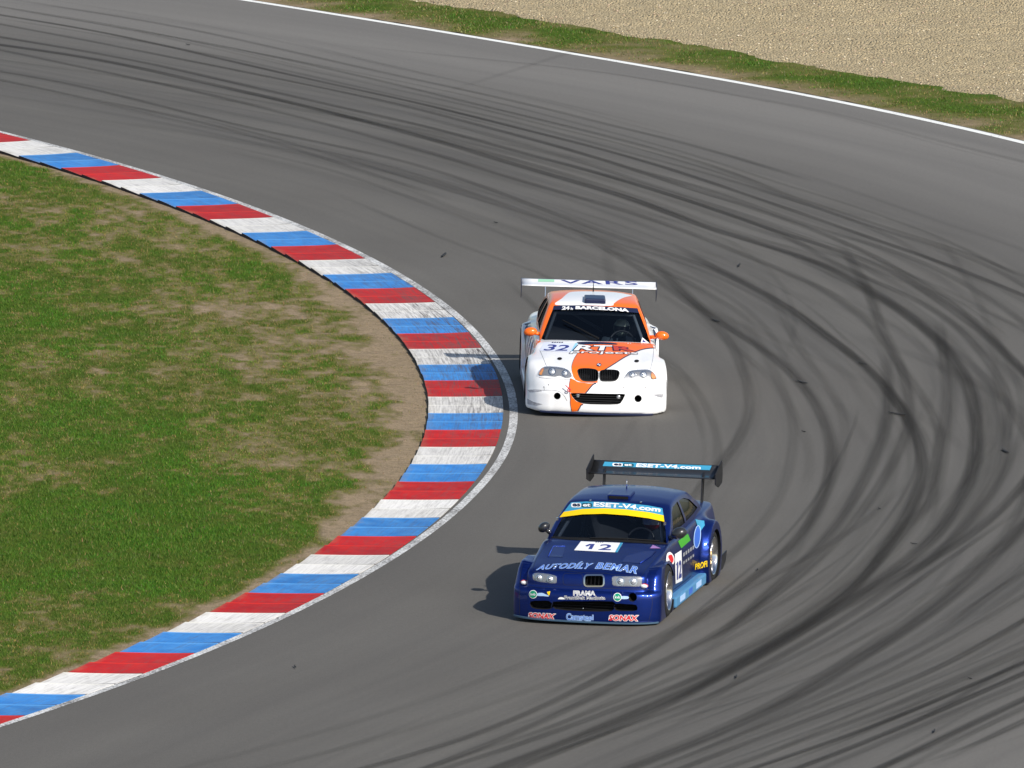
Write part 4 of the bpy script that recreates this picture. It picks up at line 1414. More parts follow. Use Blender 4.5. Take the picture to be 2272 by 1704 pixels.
def rounded(x0, y0, x1, y1, r, n=5, skew=0):
    out = []
    for cx, cy, a0 in ((x1 - r, y0 + r, 0.5), (x0 + r, y0 + r, 1.0), (x0 + r, y1 - r, 1.5), (x1 - r, y1 - r, 2.0)):
        for k in range(n + 1):
            t = (a0 - 0.5 + 0.5 * k / n) * math.pi
            out.append((cx + r * math.cos(t), cy - r * math.sin(t)))
    return [(x, y + skew * (x - x0)) for x, y in out]


def smooth_poly(pts, n=6):
    P = np.array(pts, float); m = len(P); out = []
    for i in range(m):
        a, b, c, d = P[i - 1], P[i], P[(i + 1) % m], P[(i + 2) % m]
        for t in np.linspace(0, 1, n, endpoint=False):
            out.append(tuple(0.5 * (2 * b + (c - a) * t + (2 * a - 5 * b + 4 * c - d) * t ** 2 + (3 * b - a - 3 * c + d) * t ** 3)))
    return out


# ------------------------------------------------------------------ the white and orange car
def common_glass(car, cabin_o, ws, side1, side2, rear, wy0=0.9, wy1=2.12):
    """cut the window openings and set the panes; outlines: ws as skin points, sides as (y, z), rear as (x, z)"""
    boolean(cabin_o, prism([(p[0], wy0, p[2]) for p in ws['cut']], (0, wy1 - wy0, 0), M['matt']))
    for sd in (side1, side2):
        boolean(cabin_o, prism([(-1.0, y, z) for y, z in sd], (2.0, 0, 0), M['matt']))
    boolean(cabin_o, prism([(x, 2.95, z) for x, z in rear], (0, 1.4, 0), M['matt']))
    c = ws['corner']
    glass_patch('windscreen', car, c, (0, 1, 0), M['glass'])
    for x in (1, -1):
        for sd in (side1, side2):
            q = [sd[0], sd[-1], sd[-2] if len(sd) == 4 else sd[-2], sd[1]]
            ys = [p[0] for p in sd]; zs = [p[1] for p in sd]
            # pane cut to the opening, a little larger
            cy, cz = np.mean(ys), np.mean(zs)
            P = [((y - cy) * 1.04 + cy, (z - cz) * 1.05 + cz) for y, z in sd]
            V, F = subdiv2d(P, [tuple(range(len(P)))], 0.08, (1, 1))
            W = []
            for (y, z) in V:
                h = car.cab_bvh.ray_cast(Vector((x * 3, y, z)), Vector((-x, 0, 0)), 6)
                W.append((h[0].x - x * 0.010, y, z) if h[0] else (x * 0.7, y, z))
            mesh_np('side_window', W, F, M['side_glass'], car.root, smooth=True)
    glass_patch('rear_window', car, [(rear[0][0], 0, rear[0][1]), (rear[1][0], 0, rear[1][1]), (rear[2][0], 0, rear[2][1]), (rear[3][0], 0, rear[3][1])], (0, -1, 0), M['glass'])


def lamp(car, pts, bowls, name='headlight'):
    base = car.poly(name, smooth_poly(pts, 3), M['lamp_base'], lift=0.002, L=0.02)
    for (x, y, r) in bowls:
        car.poly('reflector_ring', circle(x, y, r), M['chrome'], lift=0.0035, parent=base, L=0.02)
        car.poly('reflector', circle(x, y, r * 0.78), M['lamp_bowl'], lift=0.005, parent=base, L=0.012, dome=0.022)
        car.poly('bulb', circle(x - r * 0.12, y - r * 0.1, r * 0.26), M['chrome'], lift=0.028, parent=base, L=0.01, dome=0.01)
    car.poly('lens', smooth_poly(pts, 3), M['lens'], lift=0.012, parent=base, L=0.02, dome=0.03)
    return base


M['lamp_base'] = mat('lamp_housing', (0.36, 0.36, 0.37), 0.3, metal=0.5)


def slats(car, P, m, n=9, parent=None, name='grille_slats', vertical=True, back_=0.02):
    """bars standing in a recess whose rim is P (skin points)"""
    P = np.array(P)
    x0, x1 = P[:, 0].min(), P[:, 0].max(); z0, z1 = P[:, 2].min(), P[:, 2].max(); y = P[:, 1].min() + back_
    y1 = P[:, 1].max() + back_
    bm = bmesh.new()
    if vertical:
        for k in range(n):
            x = x0 + (x1 - x0) * (k + 0.5) / n
            zz = P[np.abs(P[:, 0] - x) < (x1 - x0) * 0.22][:, 2]
            a, b = (zz.min(), zz.max()) if len(zz) > 1 else (z0, z1)
            tube(bm, [(x, y, a + 0.004), (x, y + (y1 - y) * 0.8, b - 0.004)], 0.0035, 5)
    else:
        for k in range(n):
            z = z0 + (z1 - z0) * (k + 0.5) / n
            xx = P[np.abs(P[:, 2] - z) < (z1 - z0) * 0.3][:, 0]
            a, b = (xx.min(), xx.max()) if len(xx) > 1 else (x0, x1)
            tube(bm, [(a, y, z), ((a + b) / 2, y, z), (b, y, z)], 0.004, 5)
    return bm_obj(name, bm, m, parent or car.root)


def white_car():
    loc = back(1323.6, 925.4)
    car = Car('race_car', 'white race car with orange stripe, number 32 and white rear wing, passing the kerb', loc, -1.5, 2.0, 4.74, 965, 1590)
    Frp = spl([0.0, 0.05, 0.12, 0.28, 0.33, 0.42, 0.50, 0.58, 0.66], [0.03, 0.01, 0.0, 0.0, 0.012, 0.03, 0.06, 0.11, 0.20])
    Fr = lambda x, z: Frp(z) + 0.05 * (np.abs(x) / 0.6) ** 2 + 0.15 * (np.abs(x) / 0.93) ** 6
    sp = dict(
        paint=M['white'],
        T=spl([-.3, 0, .08, .25, .6, 1.0, 1.25, 1.7, 2.5, 3.3, 3.75, 4.1, 4.6], [.48, .55, .60, .655, .735, .805, .852, .862, .87, .88, .885, .885, .85]),
        crown=lambda y: 0.055 + 0.055 * np.clip((y - 2.6) / 1.0, 0, 1), W=spl([0, .3, .8, 1.3, 2.4, 3.4, 4.1, 4.5], [.80, .86, .885, .875, .885, .89, .87, .82]), tumble=0.10,
        Fr=Fr, Re=lambda x, z: 4.46 - 0.06 * (np.abs(x) / 0.8) ** 4 - 0.05 * np.abs(z - 0.5), zb=0.045, fcrown=0.14,
        flares=[(.80, .33, .46, lambda y, z: 0.948 - 0.02 * np.clip((z - 0.5) / 0.2, 0, 1), 0.62, spl([0, .3, .55, .8, 1.05, 1.25], [.54, .63, .70, .72, .69, .56]), lambda x, z: Fr(x, z), 1.22),
                (3.50, .33, .41, 0.935, 0.62, None, None, None)],
        RT=spl([1.8, 2.0, 2.15, 2.4, 2.75, 3.1, 3.5, 3.9], [1.17, 1.235, 1.262, 1.292, 1.304, 1.285, 1.20, 1.04]), rcrown=0.045,
        wsc=spl([.6, .80, .855, 1.223, 1.32], [.68, 1.10, 1.20, 2.0, 2.22]), wscurve=0.30,
        rwc=spl([.6, .95, 1.25, 1.35], [4.3, 3.88, 3.25, 3.05]),
        CW=spl([.6, .80, .9, 1.0, 1.1, 1.2, 1.32], [.76, .755, .742, .708, .665, .615, .53]), cwy=lambda y: 0.05 * np.clip((y - 3.0) / 0.9, 0, 1) ** 1.5, zlow=0.62)
    body, cab, _ = build_shell(car, sp)
    rt = car.root
    cab.data.materials[0] = M['orange']
    # wheel arches
    for y in (.80, 3.50):
        for s in (1, -1): boolean(body, cyl((y, .33), .342, 0.60 * s, 1.3 * s, M['matt']))
    # openings in the nose
    kid = [smooth_poly([(768, 1098), (800, 1084), (870, 1082), (940, 1090), (975, 1106), (984, 1140), (980, 1190), (958, 1211), (880, 1213), (820, 1205), (788, 1170), (772, 1128)], 2),
           smooth_poly([(1003, 1112), (1038, 1098), (1100, 1095), (1170, 1100), (1200, 1115), (1203, 1142), (1185, 1190), (1150, 1210), (1080, 1213), (1020, 1210), (1002, 1190), (998, 1150)], 2)]
    rims = [recess(car, body, k, 0.07, M['matt']) for k in kid]
    intake = smooth_poly([(693, 1340), (780, 1338), (1000, 1343), (1180, 1346), (1262, 1349), (1252, 1385), (1228, 1428), (1185, 1456), (1000, 1458), (830, 1450), (755, 1422), (715, 1382)], 2)
    rin = recess(car, body, intake, 0.12, M['matt'])
    for c in (circle(552, 1368, 36, 36), circle(1402, 1395, 38, 38)): recess(car, body, c, 0.15, M['matt'])
    ws_px = [(520, 420), (700, 414), (950, 422), (1180, 432), (1394, 447), (1440, 560), (1490, 690), (1532, 812), (1300, 800), (960, 788), (640, 784), (376, 784), (425, 660), (475, 530)]
    wsp = [car.at(*p, bvh=car.cab_bvh, towards=(950, 620)) for p in ws_px]
    bz = 0.70
    common_glass(car, cab, {'cut': [(p.x, p.y, p.z if i < 8 and i not in (7,) else bz) if i in range(8, 11) else p for i, p in enumerate(wsp)], 'corner': [wsp[11], wsp[7], wsp[4], wsp[0]]},
                 [(1.80, .885), (2.10, 1.12), (2.28, 1.175), (2.60, 1.19), (2.62, .895)], [(2.71, .90), (2.69, 1.19), (2.95, 1.18), (3.18, 1.12), (3.50, .94)],
                 [(-0.60, .97), (0.60, .97), (0.50, 1.19), (-0.50, 1.19)])
    # paintwork
    car.poly('roof_panel', smooth_poly([(530, 411), (600, 345), (660, 292), (705, 276), (800, 270), (930, 270), (1060, 274), (1180, 282), (1280, 300), (1338, 316), (1262, 332), (1195, 362), (1145, 398), (1113, 421), (820, 416)], 3), M['white'], bvh=car.cab_bvh, lift=0.003)
    st1 = [(872, 800), (1100, 800), (1330, 806), (1500, 815), (1560, 822), (1597, 850), (1590, 862), (1500, 868), (1420, 886), (1330, 925), (1250, 965), (1180, 1010), (1110, 1055), (1052, 1090), (1040, 1092), (1000, 1106), (992, 1112),
           (975, 1104), (940, 1088), (870, 1080), (800, 1082), (766, 1096), (770, 1128), (786, 1172), (818, 1208), (880, 1216), (960, 1214), (978, 1200), (975, 1226), (900, 1228), (800, 1222), (745, 1200), (722, 1168), (707, 1120), (703, 1060), (716, 1010), (736, 965), (762, 925), (800, 870), (835, 830)]
    car.poly('orange_stripe', st1, M['orange'], lift=0.002, bvh=car.low_bvh, L=0.03)
    st2 = [(692, 1180), (725, 1195), (770, 1222), (880, 1236), (958, 1234), (930, 1245), (895, 1280), (868, 1315), (846, 1338), (780, 1337), (692, 1337), (680, 1320), (678, 1250)]
    car.poly('orange_stripe', st2, M['orange'], lift=0.002, bvh=car.low_bvh, L=0.03)
    st3 = [(682, 1335), (692, 1341), (713, 1384), (752, 1424), (828, 1453), (800, 1462), (785, 1490), (765, 1526), (706, 1532), (700, 1500), (688, 1440), (690, 1400)]
    car.poly('orange_stripe', st3, M['orange'], lift=0.002, bvh=car.low_bvh, L=0.03)
    for pts, wd in (([(1595, 864), (1500, 870), (1420, 888), (1330, 927), (1250, 968), (1180, 1013), (1110, 1058), (1052, 1093)], 0.012), ([(960, 1234), (930, 1246), (897, 1282), (870, 1316), (850, 1337)], 0.016),
                    ([(822, 1456), (802, 1464), (788, 1492), (768, 1526)], 0.014), ([(762, 925), (736, 965), (716, 1010), (703, 1060), (706, 1115)], 0.005), ([(690, 1185), (678, 1250), (680, 1320), (690, 1400), (688, 1440), (702, 1530)], 0.006)):
        car.line('stripe_edge', pts, wd, M['decal_dark'], bvh=car.low_bvh, lift=0.0032)
    # A-pillar foot in orange on the wing tops
    car.poly('orange_stripe', [(352, 792), (372, 784), (378, 800), (345, 815), (310, 880), (296, 905), (286, 905), (296, 860), (318, 800), (335, 770)], M['orange'], lift=0.003)
    # lamps and grilles
    lamp(car, [(358, 1150), (368, 1105), (395, 1075), (440, 1060), (520, 1063), (600, 1073), (660, 1093), (692, 1125), (705, 1162), (680, 1176), (640, 1179), (605, 1166), (575, 1156), (530, 1166), (480, 1162), (430, 1155), (385, 1158)], [(497, 1112, 40), (632, 1130, 34)])
    lamp(car, [(1248, 1187), (1270, 1150), (1300, 1115), (1350, 1100), (1430, 1095), (1510, 1095), (1562, 1125), (1590, 1165), (1592, 1190), (1540, 1196), (1500, 1191), (1455, 1201), (1420, 1190), (1385, 1181), (1345, 1201), (1310, 1195)], [(1338, 1150, 34), (1456, 1150, 40)])
    car.poly('indicator', smooth_poly([(366, 1140), (376, 1102), (400, 1080), (415, 1085), (402, 1120), (390, 1150)], 3), M['amber'], lift=0.016)
    car.poly('indicator', smooth_poly([(1545, 1118), (1580, 1160), (1584, 1185), (1545, 1188), (1536, 1150)], 3), M['amber'], lift=0.016)
    for k, r_ in zip(kid, rims):
        g_ = car.line('grille_frame', k, 0.010, M['black'], closed=True, lift=0.006, bvh=car.low_bvh)
        slats(car, r_, M['black'], 11, parent=g_, name='slats')
    slats(car, rin, M['black'], 5, name='intake_mesh', vertical=False, back_=0.05)
    for x, y in ((768, 1360), (1196, 1378)):
        q = car.on_y(x, y, 0.07); bm = bmesh.new(); blob(bm, q, (0.030, 0.02, 0.030)); bm_obj('fog_lamp', bm, M['lamp_bowl'], rt, True)
    # bonnet details
    for x, y in ((578, 978), (1387, 1003)): car.poly('bonnet_pin', circle(x, y, 25, 14), M['matt'], lift=0.006)
    e = car.poly('emblem', circle(990, 1043, 26, 18), M['decal_dark'], lift=0.005)
    car.poly('emblem_disc', circle(990, 1043, 19, 12), M['decal_white'], lift=0.0065, parent=e)
    for q0 in (0, 2):
        pts = [(990, 1043)] + [(990 + 19 * math.cos(t), 1043 - 12 * math.sin(t)) for t in np.linspace(q0 * math.pi / 2, (q0 + 1) * math.pi / 2, 6)]
        car.poly('emblem_quarter', pts, M['decal_navy'], lift=0.008, parent=e)
    car.poly('number_sticker', [(412, 806), (770, 814), (716, 910), (366, 896)], mat('sticker_ground', (0.66, 0.70, 0.82), 0.4), lift=0.003, L=0.06)
    car.poly('sticker_edge', [(742, 815), (770, 815), (716, 910), (690, 909)], mat('sticker_cyan', (0.30, 0.62, 0.85), 0.4), lift=0.0042, L=0.06)
    car.text('race_number', '32', [(402, 893), (652, 896), (706, 836), (458, 828)], M['decal_navy'], bold=0.02, lift=0.005)
    for x in range(5): car.poly('small_lettering', [(492 + 25 * x, 812), (508 + 25 * x, 813), (516 + 25 * x, 803), (500 + 25 * x, 802)], M['decal_dark'], lift=0.005)
    car.poly('team_logo_bar', smooth_poly([(762, 806), (850, 800), (1010, 803), (1160, 815), (1175, 830), (1000, 826), (850, 829), (775, 822)], 3), M['decal_dark'], lift=0.004)
    car.outlined('team_lettering', 'RT', [(722, 893), (1120, 893), (1130, 842), (775, 836)], M['decal_white'], M['decal_dark'], bold=0.03, out=0.075, lift=0.007)
    car.outlined('team_lettering', 'R', [(1150, 893), (1352, 900), (1335, 856), (1140, 846)], M['red_deep'], M['decal_dark'], bold=0.03, out=0.075, lift=0.007)
    car.outlined('team_lettering', 'projects', [(682, 926), (1398, 944), (1392, 908), (706, 896)], M['decal_white'], M['decal_dark'], bold=0.01, out=0.05, lift=0.007)
    # shut lines, seams, and dent creases whose shade is drawn as dark lines
    sm = mat('seam_and_dent_shade', (0.10, 0.10, 0.12), 0.7)
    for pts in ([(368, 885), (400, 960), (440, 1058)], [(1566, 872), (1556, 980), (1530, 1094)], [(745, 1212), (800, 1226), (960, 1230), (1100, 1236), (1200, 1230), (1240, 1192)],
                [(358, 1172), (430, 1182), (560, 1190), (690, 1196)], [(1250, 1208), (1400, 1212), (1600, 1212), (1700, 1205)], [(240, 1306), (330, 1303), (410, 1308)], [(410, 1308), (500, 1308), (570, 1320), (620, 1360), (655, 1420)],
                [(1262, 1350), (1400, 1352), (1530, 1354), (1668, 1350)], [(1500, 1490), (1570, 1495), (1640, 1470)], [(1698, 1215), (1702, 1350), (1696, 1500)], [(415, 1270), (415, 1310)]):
        car.line('seam_or_dent_shade', pts, 0.004, sm, bvh=car.low_bvh, lift=0.002)
    g1 = mat('scuff_and_dent_shade', (0.42, 0.42, 0.45), 0.6, noise=0.4, nscale=20)  # grey patches on the damaged bumper: scuffs, with dent and crease shade painted in
    car.poly('scuff_dent_shade', [(1545, 1354), (1666, 1354), (1658, 1386), (1610, 1378)], g1, bvh=car.low_bvh, lift=0.002)
    car.poly('scuff_dent_shade', [(245, 1308), (385, 1310), (390, 1318), (330, 1326), (262, 1330)], g1, bvh=car.low_bvh, lift=0.002)
    car.poly('scuff_dent_shade', [(236, 1395), (300, 1430), (400, 1455), (330, 1470), (240, 1455)], g1, bvh=car.low_bvh, lift=0.002)
    for x, y in ((462, 1250), (412, 1273), (1478, 1280), (1245, 1280)): car.poly('fastener', circle(x, y, 5), M['matt'], lift=0.004)
    q = car.on_y(675, 1303, 0.0); bm = bmesh.new()
    tube(bm, [q + Vector((0.018 * math.cos(t), -0.012, 0.018 * math.sin(t))) for t in np.linspace(0, 2 * math.pi, 15)], 0.008, 6)
    tube(bm, [q + Vector((0, -0.012, 0.02)), q + Vector((-0.05, 0.0, 0.06))], 0.006, 6)
    bm_obj('tow_loop', bm, M['decal_red'], rt, True)
    # splitter, skirts
    bm = bmesh.new()
    xs = np.linspace(-0.76, 0.76, 25)
    top = [(x, Frp(0.06) + 0.05 * (abs(x) / 0.6) ** 2 + 0.10 * (abs(x) / 0.93) ** 6 - 0.022) for x in xs] + [(0.76, 0.6), (-0.76, 0.6)]
    a = [bm.verts.new((x, y, 0.052)) for x, y in top]; b = [bm.verts.new((x, y, 0.032)) for x, y in top]
    bm.faces.new(a); bm.faces.new(b[::-1])
    for i in range(len(top)): bm.faces.new((a[i], b[i], b[(i + 1) % len(top)], a[(i + 1) % len(top)]))
    bm_obj('splitter', bm, M['blue_dark'], rt)
    for s in (1, -1):
        bm = bmesh.new(); box(bm, (0.885 * s, 2.15, 0.13), (0.10, 1.80, 0.13), bev=0.02); bm_obj('side_skirt', bm, M['white'], rt)
    # black and grey graphics on the flanks
    for s in (1, -1):
        for (y0, z0, y1, z1, t_, mm) in ((1.45, .30, 1.75, .76, .13, 'decal_dark'), (1.95, .30, 2.2, .74, .10, 'decal_dark'), (2.35, .28, 2.6, .76, .12, 'grey'), (2.7, .30, 3.3, .74, .10, 'decal_dark'), (3.3, .78, 4.1, .50, .09, 'decal_dark'), (1.2, .22, 3.0, .26, .06, 'decal_dark')):
            n = 14; V = []
            for k in range(n):
                u = k / (n - 1); y, z = y0 + (y1 - y0) * u, z0 + (z1 - z0) * u
                for w_ in (-t_ / 2, t_ / 2):
                    h = car.low_bvh.ray_cast(Vector((2 * s, y + w_, z)), Vector((-s, 0, 0)), 3)
                    V.append(tuple(h[0] + Vector((0.004 * s, 0, 0))) if h[0] else (0.9 * s, y + w_, z))
            mesh_np('side_graphic', V, [(2 * k, 2 * k + 1, 2 * k + 3, 2 * k + 2) for k in range(n - 1)], M[mm], rt)
    # windscreen banner and stickers
    gb = car.cab_bvh
    car.poly('windscreen_banner', [(516, 419), (700, 413), (950, 421), (1180, 431), (1396, 446), (1412, 496), (1180, 474), (950, 462), (700, 456), (502, 462)], M['decal_dark'], bvh=gb, lift=0.001, L=0.04)
    car.text('banner_lettering', '24', [(598, 464), (680, 463), (684, 424), (606, 426)], M['decal_white'], bold=0.05, bvh=gb, lift=0.004)
    car.text('banner_lettering', 'h', [(692, 463), (716, 463), (718, 440), (694, 440)], M['decal_white'], bold=0.05, bvh=gb, lift=0.004)
    car.text('banner_lettering', 'BARCELONA', [(742, 457), (1306, 488), (1300, 452), (746, 424)], M['decal_white'], bold=0.05, bvh=gb, lift=0.004, arc=0.008)
    tr_ = car.poly('scrutineering_sticker', [(1446, 752), (1518, 812), (1430, 808)], M['decal_white'], bvh=gb, lift=0.001)
    car.poly('sticker_centre', [(1452, 776), (1490, 804), (1446, 802)], M['decal_navy'], bvh=gb, lift=0.003, parent=tr_)
    W_ = [car.at(x, y, bvh=gb, towards=(1100, 620)) for x, y in ((985, 776), (900, 735), (800, 680), (700, 630), (605, 582))]
    bm = bmesh.new(); tube(bm, [w_ + Vector((0, -0.025, 0.02)) for w_ in W_], [0.016, 0.014, 0.011, 0.009, 0.006], 6); bm_obj('wiper', bm, M['matt'], rt)
    # roof scoop, aerial
    q = car.at(950, 400, bvh=gb, towards=(950, 600)); bm = bmesh.new()
    box(bm, q + Vector((0, 0.15, 0.035)), (0.285, 0.30, 0.085), Euler((R(3), 0, 0)), bev=0.022)
    box(bm, q + Vector((-0.03, 0.32, 0.045)), (0.09, 0.10, 0.06), bev=0.015)
    bm_obj('roof_scoop', bm, M['blue_dark'], rt)
    q = car.at(930, 272, bvh=gb, towards=(950, 600)); bm = bmesh.new(); tube(bm, [q, q + Vector((0, 0.02, 0.14))], [0.010, 0.003], 6); bm_obj('aerial', bm, M['matt'], rt)
    # mirrors
    for (x, y, s) in ((270, 691, -1), (1655, 733, 1)):
        q = car.on_y(x, y, 1.58); bm = bmesh.new()
        blob(bm, q, (0.092, 0.065, 0.060), Euler((0, R(6 * s), 0)))
        m_ = bm_obj('mirror', bm, M['orange'], rt, True)
        bm = bmesh.new(); tube(bm, [q + Vector((-0.06 * s, 0.0, -0.02)), Vector((0.72 * s, q.y + 0.10, 0.86))], [0.022, 0.03], 8); bm_obj('mirror_arm', bm, M['orange'], m_, True)
        bm = bmesh.new(); blob(bm, q + Vector((0, 0.03, 0)), (0.080, 0.042, 0.050)); bm_obj('mirror_glass', bm, M['chrome'], m_, True)
    # rear wing
    bm = bmesh.new(); airfoil(bm, -0.925, 0.925, (4.20, 1.165), (4.50, 1.225), th=0.032, camber=0.02)
    wing = bm_obj('rear_wing', bm, M['white'], rt, True)
    wing.data.polygons.foreach_set('use_smooth', [abs(p.normal.x) < 0.5 for p in wing.data.polygons])
    wb = BVHTree.FromPolygons([tuple(v.co) for v in wing.data.vertices], [tuple(p.vertices) for p in wing.data.polygons])
    for s in (1, -1):
        bm = bmesh.new(); plate(bm, [(4.18, 1.165), (4.52, 1.232), (4.54, 1.12), (4.48, 1.00), (4.36, 0.975), (4.22, 1.08)], 0.930 * s, 0.006); bm_obj('wing_endplate', bm, M['blue_dark'], wing)
        bm = bmesh.new(); plate(bm, [(4.27, 1.165), (4.42, 1.19), (4.38, 0.92), (4.22, 0.92)], 0.60 * s, 0.010); bm_obj('wing_strut', bm, M['chrome'], wing)
    car.text('wing_lettering', 'VARS', [(588, 184), (1402, 203), (1392, 164), (584, 148)], M['decal_navy'], bold=0.02, space=1.15, bvh=wb, parent=wing, lift=0.002)
    car.poly('wing_sticker', [(352, 140), (522, 144), (520, 170), (350, 168)], M['pale_green'], bvh=wb, parent=wing, lift=0.002)
    # wheels
    w = make_wheel('wheel', M['steel'], M['steel'], M['rubber'], r=0.325, wd=0.27, nsp=10, hub_m=M['steel'])
    first = True
    for y, x in ((.80, .79), (3.50, .785)):
        for s in (1, -1):
            place_wheel(car, w, x * s, y, 0.325, s, first, steer=R(3) if y < 1 else 0); first = False
    flank_seams(car, [[(1.42, .24), (1.40, .50), (1.46, .80)], [(2.66, .24), (2.68, .55), (2.66, .86)], [(1.46, .235), (2.0, .23), (2.64, .235)]], sm)
    interior(car, 0.60, 1.84, 0.38, M['interior'])
    shade(body); shade(cab)
    car.set_down()
    split_faces(body, [('bonnet', lambda x, y, z, n: (y > 0.16) & (y < 1.5) & (np.abs(x) < 0.70) & (n[:, 2] > 0.75) & (z > 0.6)),
                       ('front_bumper', lambda x, y, z, n: (y < 0.42) & (z < 0.475) & (n[:, 2] > -0.6)),
                       ('rear_bumper', lambda x, y, z, n: (y > 4.0) & (z < 0.6) & (n[:, 2] > -0.6)),
                       ('boot_lid', lambda x, y, z, n: (y > 3.7) & (np.abs(x) < 0.68) & (n[:, 2] > 0.8) & (z > 0.8))], rt, None)
    driver(car, 0.39, 2.28, 0.15, mat('pale_helmet', (0.75, 0.82, 0.62), 0.35), M['black'], M['suit_dark'], 'person in a pale helmet driving the white and orange race car', M['suit_red'])
    return car


# ------------------------------------------------------------------ the blue car
def blue_car():
    loc = back(1292.8, 1387.3)
    car = Car('race_car', 'dark blue race car with number 12, yellow windscreen banner and tall black rear wing', loc, 12.2, 0.8, 3.687, 932, 1465)
    Frp = spl([0.0, 0.05, 0.10, 0.34, 0.385, 0.42, 0.50, 0.58, 0.66], [0.02, 0.0, 0.0, 0.01, 0.02, 0.065, 0.075, 0.09, 0.17])
    Fr = lambda x, z: Frp(z) + 0.04 * (np.abs(x) / 0.6) ** 2 + 0.14 * (np.abs(x) / 0.90) ** 6
    sp = dict(
        paint=M['blue'],
        T=spl([-.3, 0, .07, .2, .6, 1.0, 1.25, 1.7, 2.5, 3.3, 3.8, 4.2, 4.5], [.48, .555, .605, .65, .725, .795, .838, .85, .872, .90, .91, .905, .86]),
        crown=lambda y: 0.05 + 0 * y, W=spl([0, .3, .75, 1.3, 2.4, 3.4, 4.1, 4.45], [.72, .745, .78, .82, .83, .83, .81, .75]), tumble=0.085,
        Fr=Fr, Re=lambda x, z: 4.38 - 0.05 * (np.abs(x) / 0.8) ** 4 - 0.05 * np.abs(z - 0.5), zb=0.035, fcrown=0.05, uk=0.009, fk=0.014,
        flares=[(.76, .33, .46, lambda y, z: 0.905 - 0.03 * np.clip((z - 0.45) / 0.2, 0, 1), 0.785, spl([0, .15, .35, .55, .76, 1.0, 1.12], [.52, .60, .665, .69, .695, .66, .58]), lambda x, z: Fr(x, z) + 0.07 * np.clip((z - 0.42) / 0.2, 0, 1), 1.08),
                (0.5, .33, .46, 0.90, 0.0, spl([0, 0.3, 0.6, .76, 1.05, 1.2], [.40, .42, .40, .38, .3, .2]), lambda x, z: Fr(x, z), 0.7),
                (3.45, .33, .45, 0.935, 0.60, None, None, None)],
        RT=spl([1.75, 1.95, 2.1, 2.35, 2.7, 3.05, 3.45, 3.85], [1.12, 1.188, 1.213, 1.240, 1.25, 1.232, 1.15, 1.0]), rcrown=0.045,
        wsc=spl([.6, .80, .841, 1.18, 1.28], [.70, 1.11, 1.20, 1.95, 2.18]), wscurve=0.26,
        rwc=spl([.6, .92, 1.20, 1.30], [4.2, 3.82, 3.20, 3.0]),
        CW=spl([.6, .80, .9, 1.0, 1.1, 1.2, 1.30], [.75, .745, .732, .700, .660, .612, .53]), cwy=lambda y: 0.05 * np.clip((y - 3.0) / 0.9, 0, 1) ** 1.5, zlow=0.62)
    body, cab, _ = build_shell(car, sp)
    rt = car.root
    for y in (.76, 3.45):
        for s in (1, -1): boolean(body, cyl((y, .33), .336, 0.58 * s, 1.3 * s, M['matt']))
    kid = rounded(946, 1056, 1106, 1146, 24, 4)
    rk = recess(car, body, kid, 0.10, M['matt'])
    r0 = recess(car, body, smooth_poly([(688, 1272), (930, 1268), (1180, 1270), (1186, 1310), (1165, 1350), (930, 1350), (706, 1332)], 2), 0.16, M['matt'])
    recess(car, body, smooth_poly([(505, 1270), (590, 1264), (658, 1266), (684, 1300), (680, 1330), (600, 1336), (516, 1322)], 2), 0.10, M['matt'])
    recess(car, body, smooth_poly([(1197, 1290), (1290, 1292), (1370, 1300), (1374, 1344), (1290, 1350), (1198, 1342)], 2), 0.10, M['matt'])
    recess(car, body, circle(1340, 1236, 36), 0.15, M['matt'])
    ws_px = [(838, 462), (960, 455), (1110, 458), (1290, 468), (1470, 488), (1580, 508), (1600, 600), (1612, 700), (1618, 796), (1440, 790), (1240, 778), (1000, 768), (800, 762), (680, 748), (735, 640), (790, 548)]
    wsp = [car.at(*p, bvh=car.cab_bvh, towards=(1180, 620)) for p in ws_px]
    common_glass(car, cab, {'cut': [(p.x, p.y, 0.70) if i in range(9, 13) else p for i, p in enumerate(wsp)], 'corner': [wsp[13], wsp[8], wsp[5], wsp[0]]},
                 [(1.74, .875), (2.02, 1.08), (2.18, 1.13), (2.50, 1.145), (2.52, .885)], [(2.60, .89), (2.58, 1.145), (2.85, 1.135), (3.10, 1.08), (3.42, .93)],
                 [(-0.58, .95), (0.58, .95), (0.48, 1.145), (-0.48, 1.145)], wy1=2.06)
    lb, gb = car.low_bvh, car.cab_bvh
    # lamps and grille
    lamp(car, [(526, 1058), (545, 1038), (600, 1040), (660, 1048), (714, 1062), (720, 1090), (712, 1122), (650, 1119), (590, 1112), (540, 1100), (528, 1085)], [(577, 1076, 30), (668, 1088, 30)])
    lamp(car, [(1178, 1068), (1260, 1066), (1340, 1066), (1404, 1068), (1417, 1086), (1415, 1128), (1400, 1149), (1300, 1148), (1186, 1142), (1174, 1108)], [(1240, 1106, 34), (1346, 1108, 34)])
    fr_ = car.line('grille_frame', kid, 0.018, M['chrome'], closed=True, lift=0.006, bvh=lb)
    slats(car, rk, M['black'], 5, parent=fr_, name='slats', back_=0.05)
    car.line('plugged_grille_seam', rounded(772, 1042, 932, 1136, 24, 4), 0.006, M['blue_dark'], closed=True, lift=0.002, bvh=lb)
    slats(car, r0, M['black'], 4, name='intake_mesh', vertical=False, back_=0.09)
    q = car.on_y(935, 1328, 0.02); bm = bmesh.new(); blob(bm, q, (0.010, 0.010, 0.010)); bm_obj('tow_eye', bm, M['chrome'], rt, True)
    red_l = mat('red_lens', (0.5, 0.05, 0.04), 0.15, coat=1)
